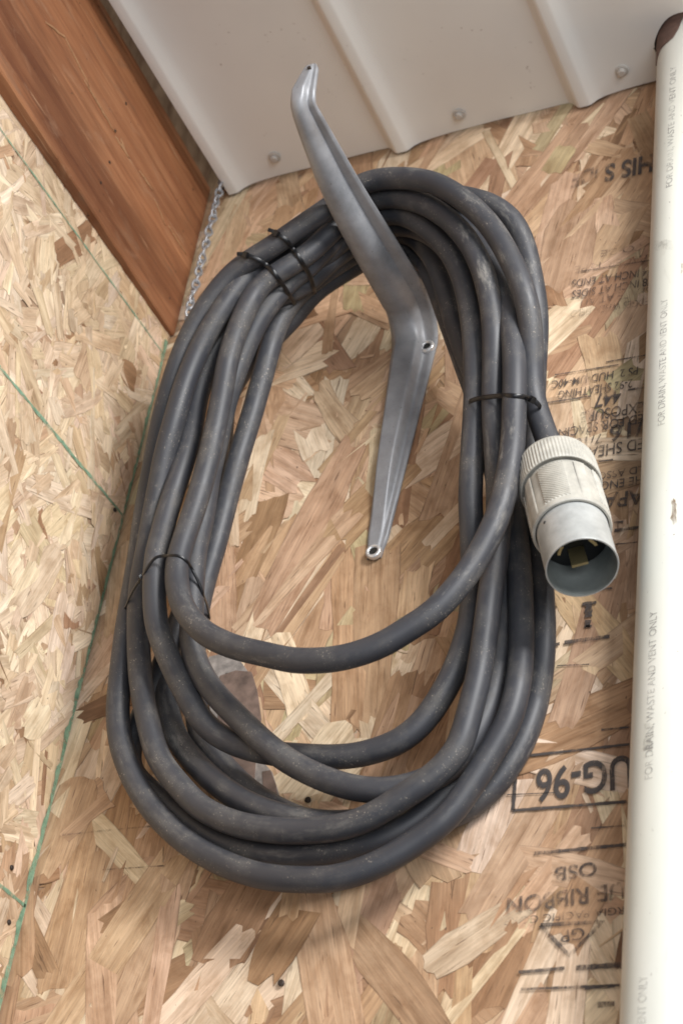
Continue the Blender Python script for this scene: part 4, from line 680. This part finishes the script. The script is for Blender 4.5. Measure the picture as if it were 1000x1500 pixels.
TIES = {"a":[[-572,-1568,21886],[-548,-1583,21859],[-523,-1589,21840],[-501,-1588,21827],[-481,-1583,21819],[-463,-1576,21812],[-445,-1568,21806],[-429,-1557,21801],[-414,-1545,21796],[-400,-1532,21791],[-386,-1517,21788],[-375,-1499,21786],[-365,-1479,21788],[-355,-1460,21788],[-341,-1448,21779],[-324,-1443,21761],[-307,-1439,21742],[-294,-1431,21726],[-285,-1419,21714],[-277,-1406,21703],[-270,-1391,21694],[-264,-1374,21688],[-260,-1355,21684],[-258,-1333,21683],[-258,-1308,21686],[-260,-1281,21692],[-262,-1253,21697],[-263,-1228,21699],[-262,-1205,21699],[-262,-1182,21699],[-263,-1157,21700],[-267,-1128,21707],[-276,-1091,21722],[-288,-1049,21742],[-300,-1007,21763],[-310,-967,21781],[-322,-925,21801],[-347,-866,21843],[-394,-780,21925],[-453,-688,22027],[-496,-634,22103],[-514,-628,22133],[-516,-648,22138],[-516,-673,22137],[-515,-699,22136],[-514,-724,22135],[-513,-750,22134],[-513,-775,22132],[-512,-801,22131],[-511,-826,22130],[-510,-851,22128],[-510,-877,22126],[-510,-902,22124],[-510,-928,22122],[-511,-953,22120],[-511,-979,22118],[-511,-1004,22115],[-512,-1030,22113],[-512,-1055,22110],[-513,-1080,22107],[-513,-1106,22104],[-515,-1131,22101],[-518,-1157,22096],[-522,-1182,22090],[-527,-1208,22084],[-533,-1234,22076],[-539,-1260,22068],[-545,-1286,22060],[-552,-1312,22051],[-558,-1338,22042],[-564,-1363,22032],[-571,-1388,22019],[-577,-1413,22006],[-583,-1438,21991],[-589,-1463,21977],[-595,-1488,21961],[-596,-1515,21942],[-589,-1543,21916]],"b":[[-254,-1623,22030],[-234,-1634,22004],[-216,-1633,21987],[-200,-1627,21974],[-183,-1621,21961],[-167,-1613,21949],[-153,-1603,21939],[-141,-1591,21932],[-130,-1577,21927],[-121,-1561,21922],[-114,-1543,21919],[-112,-1519,21921],[-115,-1488,21930],[-118,-1457,21938],[-112,-1439,21931],[-99,-1433,21910],[-84,-1429,21886],[-74,-1419,21870],[-66,-1404,21859],[-60,-1389,21849],[-55,-1372,21841],[-52,-1354,21835],[-50,-1333,21832],[-50,-1307,21834],[-55,-1276,21843],[-62,-1241,21856],[-68,-1207,21868],[-73,-1176,21876],[-78,-1146,21883],[-85,-1113,21892],[-96,-1078,21904],[-107,-1042,21916],[-118,-1009,21925],[-127,-979,21930],[-136,-948,21936],[-151,-909,21951],[-178,-851,21988],[-221,-768,22055],[-274,-675,22143],[-320,-601,22227],[-348,-566,22282],[-357,-565,22310],[-358,-579,22324],[-357,-597,22333],[-354,-618,22339],[-349,-642,22343],[-344,-667,22344],[-339,-693,22345],[-335,-719,22344],[-333,-745,22344],[-331,-771,22343],[-330,-797,22341],[-329,-823,22339],[-328,-850,22337],[-328,-876,22335],[-327,-902,22333],[-326,-928,22331],[-325,-955,22329],[-325,-981,22327],[-324,-1008,22325],[-324,-1035,22322],[-324,-1062,22319],[-324,-1089,22316],[-324,-1117,22313],[-324,-1144,22310],[-324,-1171,22307],[-324,-1198,22304],[-326,-1225,22300],[-328,-1251,22295],[-331,-1276,22289],[-335,-1301,22282],[-338,-1329,22271],[-336,-1363,22251],[-325,-1411,22214],[-307,-1469,22166],[-291,-1523,22121],[-282,-1565,22089],[-271,-1597,22061]],"c":[[1470,-794,20276],[1550,-944,20134],[1595,-1009,20076],[1621,-1027,20063],[1642,-1035,20060],[1663,-1042,20056],[1685,-1051,20049],[1709,-1064,20037],[1735,-1081,20020],[1761,-1097,20004],[1784,-1108,19991],[1806,-1116,19982],[1827,-1122,19974],[1848,-1128,19967],[1868,-1132,19961],[1888,-1136,19955],[1909,-1144,19946],[1934,-1158,19929],[1961,-1178,19906],[1987,-1195,19886],[2009,-1204,19872],[2029,-1207,19864],[2047,-1206,19859],[2063,-1203,19856],[2079,-1196,19857],[2093,-1187,19859],[2107,-1176,19864],[2119,-1160,19872],[2130,-1140,19882],[2139,-1113,19896],[2147,-1085,19910],[2157,-1061,19918],[2167,-1043,19919],[2178,-1028,19916],[2187,-1013,19911],[2195,-997,19906],[2199,-975,19907],[2188,-916,19945],[2146,-793,20049],[2082,-638,20195],[2028,-523,20314],[1997,-477,20376],[1979,-468,20405],[1963,-467,20426],[1947,-466,20447],[1928,-464,20468],[1908,-462,20488],[1886,-458,20507],[1863,-454,20524],[1839,-449,20541],[1816,-444,20555],[1794,-438,20569],[1772,-432,20581],[1749,-426,20594],[1727,-420,20606],[1705,-414,20618],[1682,-408,20630],[1660,-402,20642],[1637,-395,20653],[1615,-388,20664],[1592,-381,20675],[1569,-374,20685],[1546,-366,20695],[1523,-358,20704],[1500,-350,20714],[1477,-343,20723],[1454,-335,20733],[1431,-327,20742],[1408,-320,20751],[1385,-314,20758],[1364,-311,20762],[1345,-311,20761],[1327,-314,20757],[1311,-319,20748],[1297,-330,20733],[1290,-355,20704],[1310,-432,20626],[1375,-593,20469]],"d":[[-1617,-608,18800],[-1577,-658,18771],[-1547,-694,18760],[-1522,-722,18758],[-1500,-746,18760],[-1481,-766,18764],[-1464,-783,18770],[-1447,-799,18778],[-1431,-814,18785],[-1415,-829,18792],[-1398,-843,18799],[-1381,-856,18806],[-1365,-869,18813],[-1348,-882,18820],[-1331,-894,18827],[-1314,-908,18833],[-1291,-928,18834],[-1260,-961,18824],[-1224,-1000,18808],[-1194,-1031,18799],[-1173,-1049,18801],[-1157,-1060,18810],[-1143,-1068,18820],[-1129,-1076,18832],[-1115,-1084,18844],[-1100,-1091,18856],[-1086,-1097,18868],[-1072,-1101,18878],[-1057,-1103,18887],[-1041,-1102,18893],[-1025,-1099,18898],[-1008,-1094,18901],[-989,-1092,18900],[-964,-1099,18892],[-934,-1112,18879],[-905,-1123,18867],[-882,-1127,18861],[-862,-1125,18859],[-845,-1120,18857],[-829,-1113,18855],[-815,-1103,18851],[-802,-1091,18847],[-791,-1077,18842],[-782,-1060,18837],[-778,-1040,18835],[-777,-1015,18834],[-779,-990,18833],[-779,-969,18828],[-775,-953,18819],[-770,-940,18807],[-764,-928,18794],[-759,-915,18782],[-753,-902,18770],[-749,-889,18758],[-745,-875,18746],[-741,-862,18734],[-738,-849,18722],[-735,-836,18710],[-733,-822,18698],[-731,-808,18686],[-730,-792,18677],[-737,-765,18676],[-755,-722,18688],[-780,-666,18709],[-804,-614,18728],[-820,-573,18738],[-833,-538,18742],[-846,-504,18745],[-859,-469,18748],[-872,-436,18749],[-882,-408,18747],[-890,-383,18744],[-902,-358,18750],[-916,-337,18767],[-928,-325,18789],[-940,-320,18816],[-956,-311,18848],[-975,-296,18885],[-996,-278,18924],[-1018,-261,18963],[-1041,-244,19000],[-1063,-228,19038],[-1086,-212,19075],[-1109,-196,19111],[-1130,-181,19147],[-1150,-170,19181],[-1167,-163,19210],[-1180,-161,19236],[-1192,-163,19259],[-1201,-167,19280],[-1210,-173,19300],[-1219,-180,19318],[-1227,-189,19335],[-1234,-199,19351],[-1241,-211,19365],[-1247,-225,19378],[-1252,-240,19390],[-1256,-256,19401],[-1260,-273,19412],[-1264,-289,19422],[-1270,-306,19431],[-1276,-322,19440],[-1285,-339,19447],[-1295,-356,19453],[-1306,-372,19457],[-1318,-388,19460],[-1331,-402,19461],[-1344,-415,19459],[-1358,-426,19455],[-1373,-437,19450],[-1388,-447,19444],[-1402,-457,19438],[-1417,-467,19432],[-1432,-477,19426],[-1446,-487,19420],[-1461,-496,19413],[-1475,-504,19405],[-1488,-509,19394],[-1501,-511,19381],[-1513,-512,19366],[-1524,-511,19349],[-1535,-509,19331],[-1545,-507,19314],[-1556,-505,19297],[-1566,-503,19280],[-1575,-501,19263],[-1585,-499,19247],[-1594,-497,19230],[-1603,-495,19214],[-1612,-493,19197],[-1621,-491,19180],[-1630,-490,19163],[-1638,-490,19146],[-1645,-490,19128],[-1653,-490,19109],[-1659,-490,19091],[-1666,-491,19071],[-1671,-491,19051],[-1676,-491,19030],[-1680,-492,19009],[-1684,-492,18987],[-1688,-493,18966],[-1692,-493,18944],[-1694,-497,18920],[-1685,-513,18888],[-1658,-553,18845]]}
CR = 0.0100
def resample(P, step):
    out = []
    n = len(P)
    for i in range(n - 1):
        p0, p1, p2, p3 = P[max(i - 1, 0)], P[i], P[i + 1], P[min(i + 2, n - 1)]
        mm = max(1, int((p2 - p1).length / step))
        for j in range(mm):
            t = j / mm
            out.append(0.5 * ((2 * p1) + (p2 - p0) * t + (2 * p0 - 5 * p1 + 4 * p2 - p3) * t * t + (3 * p1 - p0 - 3 * p2 + p3) * t ** 3))
    out.append(P[-1]); return out
cord = thing('power_cord', 'thick black rubber power cord coiled over the grey bracket, ending in a twist lock plug', 'power cord', (0.05, -0.05, 1.62))
CP = resample(CABLE, 0.004)
CP = [q + 0.0007 * mnoise.noise_vector(Vector((i * 0.055, 3.1, 0.7))) for i, q in enumerate(CP)]
cm = tube_mesh('cord', CP, lambda i: CR * (1 + 0.022 * mnoise.noise(Vector((i * 0.09, 0.3, 5.0)))), 24)
obj('cord', cm, CORD, cord, True)
# plug
T0 = wall_pt(812, 682, 0.0820); B0 = wall_pt(852, 831, 0.1075)
ax = (B0 - T0); PL = ax.length; ax.normalize(); T0 = B0 - ax * 0.1430; PL = 0.1430; vw = (CAM - B0)
def fl(n, amp, r): return lambda a: r + amp * math.cos(n * a)
plug = obj('plug', lathe('plug', [(0.040, 0.020), (0.043, 0.0278), (0.0455, 0.0280), (0.0475, 0.0291), (0.0930, 0.0300), (0.0975, 0.0304), (0.0985, 0.0296), (0.0985, 0.0280), (0.085, 0.0280)], T0, ax, 96, vw), IVORY, cord, True)
plug.data.set_sharp_from_angle(angle=rad(35)) if hasattr(plug.data, 'set_sharp_from_angle') else None
NC = 72; CS = 1.04
collar_prof = [(-0.004, 0.0135), (-0.003, 0.0160), (0.002, 0.0205), (0.009, 0.0262), (0.013, 0.0288), (0.0165, 0.0300), (0.0185, fl(NC, 0.00035, 0.0305)), (0.040, fl(NC, 0.00038, 0.0310)), (0.0425, fl(NC, 0.0002, 0.0308)), (0.0435, 0.0303), (0.0435, 0.0294), (0.041, 0.0290)]
collar_prof = [(s_, (lambda a, r_=r_: r_(a) * CS) if callable(r_) else r_ * CS) for s_, r_ in collar_prof]
cl = obj('plug_collar', lathe('plug_collar', collar_prof, T0, ax, NC * 6, vw), IVORY, plug, True)
cl.data.set_sharp_from_angle(angle=rad(40)) if hasattr(cl.data, 'set_sharp_from_angle') else None
# raised bars and knurled pads round the plug body
def pad(a0, a1, s0, s1, r0, name, knurl=0.0, nA=40, nS=30, skew=2.2):
    u = (vw - ax * vw.dot(ax)).normalized(); w_ = ax.cross(u); v = []; f = []
    for i in range(nS + 1):
        s = s0 + (s1 - s0) * i / nS
        for k in range(nA + 1):
            a = a0 + (a1 - a0) * k / nA; e = min(i, nS - i, k, nA - k)
            r = r0 + (knurl * (0.5 + 0.5 * math.sin((a * 0.03 + s * 0.9 * skew / 2) * 2 * math.pi / 0.0030)) if e > 0 else -0.0006)
            v.append(T0 + ax * s + (u * math.cos(a) + w_ * math.sin(a)) * r)
    for i in range(nS):
        for k in range(nA): q = i * (nA + 1) + k; f.append((q, q + 1, q + nA + 2, q + nA + 1))
    return obj(name, fix(mesh(name, v, f)), IVORY, plug, True)
for c in range(8):
    a = rad(45 * c + 8)
    if c % 2 == 0: pad(a - rad(21), a + rad(21), 0.0485, 0.0925, 0.0300, 'knurled_pad', 0.0009, 72, 90)
    else: pad(a - rad(9), a + rad(9), 0.0470, 0.0955, 0.0306, 'grip_bar', 0.0, 10, 12)
SH = 0.0270
shell = obj('metal_shell', lathe('metal_shell', [(0.090, SH), (0.1005, SH), (PL - 0.0016, SH), (PL - 0.0004, SH + 0.0003), (PL + 0.0006, SH), (PL + 0.0006, SH - 0.0010)], T0, ax, 96, vw, False), ZINC, plug, True)
shell.data.set_sharp_from_angle(angle=rad(40)) if hasattr(shell.data, 'set_sharp_from_angle') else None
inner = obj('shell_inner_wall', lathe('shell_inner_wall', [(PL + 0.0005, SH - 0.0010), (PL - 0.001, SH - 0.0014), (0.103, SH - 0.0014), (0.103, 0.002)], T0, ax, 96, vw, False), SHADED_ZINC, plug, True)  # inside wall of the zinc shell, its shade painted in
obj('plug_face', lathe('plug_face', [(0.1035, SH - 0.002), (0.108, SH - 0.002), (0.1085, SH - 0.003)], T0, ax, 48, vw), DARK, plug)
q = T0 + ax * 0.1055; uu = (vw - ax * vw.dot(ax)).normalized(); ww = ax.cross(uu)
obj('shell_dimple', lathe('shell_dimple', [(-0.001, 0.0011), (0.0006, 0.0011)], q + (uu * math.cos(rad(42)) + ww * math.sin(rad(42)) * (1 if (ww.dot(Vector((1, 0, 0))) < 0) else -1)) * SH, (uu * math.cos(rad(42)) + ww * math.sin(rad(42)) * (1 if (ww.dot(Vector((1, 0, 0))) < 0) else -1)), 12), DARK, plug)
# prongs: two curved blades at the back, one bent wide blade at the front, a centre pin
sgn = 1 if ww.dot(Vector((1, 0, 0))) > 0 else -1
def blade(a0, a1, r, s0, s1, th, name='prong'):
    v = []; f = []; n = 8
    for i in range(n + 1):
        a = a0 + (a1 - a0) * i / n; dr = uu * math.cos(a) + ww * sgn * math.sin(a)
        for (rr_, s) in ((r - th, s0), (r + th, s0), (r + th, s1), (r - th, s1)): v.append(T0 + ax * s + dr * rr_)
    for i in range(n):
        for k in range(4): f.append((4 * i + k, 4 * i + (k + 1) % 4, 4 * i + 4 + (k + 1) % 4, 4 * i + 4 + k))
    f += [(0, 1, 2, 3), tuple(range(4 * n, 4 * n + 4))]
    return obj(name, fix(mesh(name, v, f)), BRASS, plug)
blade(rad(-76), rad(-44), 0.0145, 0.104, 0.1270, 0.0011); blade(rad(44), rad(76), 0.0145, 0.104, 0.1270, 0.0011)
def bar(c_u, c_w, hu, hw, s0, s1, mat=BRASS):
    v = [T0 + ax * s + uu * (c_u + a * hu) + ww * sgn * (c_w + b * hw) for s in (s0, s1) for a, b in ((-1, -1), (1, -1), (1, 1), (-1, 1))]
    f = [(0, 1, 2, 3), (4, 5, 6, 7), (0, 1, 5, 4), (1, 2, 6, 5), (2, 3, 7, 6), (3, 0, 4, 7)]
    return obj('prong', fix(mesh('prong', v, f)), mat, plug)
bar(-0.0085, -0.001, 0.0011, 0.0062, 0.104, 0.1290); 
obj('centre_pin', lathe('centre_pin', [(0.104, 0.0032), (0.112, 0.0032), (0.1135, 0.0024)], T0 + uu * 0.009, ax, 20), BRASS, plug)

# ------------------------------------------------------------------ cable ties
LAB = {'a': 'black cable tie on upper left of coil, lower of two side by side',
       'b': 'black cable tie on the upper left of the coil, the upper one nearest the bracket',
       'c': 'black cable tie round the right side of the coil just above the plug',
       'd': 'thin black cable tie round the left side of the coil, loose above the bottom loops'}
HEAD = {'a': 3, 'b': 3, 'c': 31, 'd': 17}
for k, pts in TIES.items():
    P = [Vector((a / 1e4, b / 1e4, c / 1e4)) for a, b, c in pts]
    cen = sum(P, Vector()) / len(P)
    t = tag(bpy.data.objects.new('cable_tie', None), LAB[k], 'cable tie', 'cable ties round the coil'); col.objects.link(t); t.location = cen
    bpy.context.view_layer.update()
    half = len(P) // 2
    # strap width runs along the cords: across the chord of the tie, in the picture plane
    chord = (P[half - 1] - P[0]).normalized(); out = (CAM - cen).normalized(); along = chord.cross(out).normalized()
    wdt = 0.0021 if k != 'd' else 0.0013
    obj('strap', tube_mesh('strap', P, wdt, 8, True, 0.0006, lambda i, tt: along), TIE, t, True)
    h = P[HEAD[k]] + out * 0.0012; tt = (P[HEAD[k] + 1] - P[HEAD[k] - 1]).normalized()
    nn = (out - tt * out.dot(tt)).normalized(); al = tt.cross(nn); v = []
    for a in (-1, 1):
        for b in (-1, 1):
            for c in (-1, 1): v.append(h + tt * (a * 0.0030) + al * (b * 0.0028 * (1 if k != 'd' else .75)) + nn * (c * 0.0019 + 0.0005))
    bm = bmesh.new()
    vs = [bm.verts.new(q) for q in v]
    for fc in ((0, 1, 3, 2), (4, 6, 7, 5), (0, 4, 5, 1), (2, 3, 7, 6), (0, 2, 6, 4), (1, 5, 7, 3)): bm.faces.new([vs[i] for i in fc])
    bmesh.ops.recalc_face_normals(bm, faces=bm.faces); bmesh.ops.bevel(bm, geom=bm.edges[:], offset=0.0007, segments=2, affect='EDGES')
    hm = bpy.data.meshes.new('tie_head'); bm.to_mesh(hm); bm.free(); obj('tie_head', hm, TIE, t)
    tail = [h, h + nn * 0.002 - tt * 0.004, h + nn * 0.0032 - tt * 0.0075 + al * 0.001]
    obj('tie_tail', tube_mesh('tie_tail', tail, wdt * 0.8, 6, False, 0.0006, lambda i, q: al), TIE, t)

# ------------------------------------------------------------------ chain on a nail
NP = wall_pt(326, 262, 0.020)
nl = tag(obj('nail', lathe('nail', [(-0.016, 0.0013), (0.006, 0.0013), (0.0062, 0.0030), (0.0075, 0.0028)], NP + Vector((0.004, 0.0, 0.003)), Vector((0.55, -0.75, 0.35)), 12), RUST), 'dark nail in the corner at the end of the beam, holding the thin chain', 'nail')
chain = thing('twist_chain', 'thin galvanised twist link chain hanging from the nail in the corner beside the coil', 'chain', tuple(NP + Vector((0, 0, -0.235))))
def link_mesh():
    P = []; n = 22; a = 0.0037; b = 0.0066
    for i in range(n):
        q = 2 * math.pi * i / n; tw = math.sin(q) * 0.5
        P.append(Vector((a * math.cos(q) * math.cos(tw), a * math.cos(q) * math.sin(tw), b * math.sin(q))))
    return tube_mesh('link', P, 0.00135, 7, True)
lm = link_mesh(); lm.materials.append(STEEL)
for p in lm.polygons: p.use_smooth = True
zt = NP.z; zb = wall_pt(271, 480, 0.020).z; pitch = 0.0098; nlk = int((zt - zb) / pitch); xb = wall_pt(271, 480, 0.020).x
proto = None
for i in range(nlk):
    o = bpy.data.objects.new('link', lm) if proto is None else proto.copy()
    proto = proto or o
    col.objects.link(o); t = i / nlk
    o.parent = chain; o.matrix_parent_inverse = Matrix.Identity(4)
    o.location = Vector((NP.x + (xb - NP.x) * t + 0.0004 * math.sin(i * 1.3), NP.y + 0.0003 * math.cos(i * 2.1), zt - 0.003 - i * pitch)) - chain.location
    o.rotation_euler = (0.06 * math.sin(i * 2.7), 0.08 * math.cos(i * 1.9), rad(90) * (i % 2) + 0.5 * math.sin(i * 1.1) + 0.35 * i * 0.2)
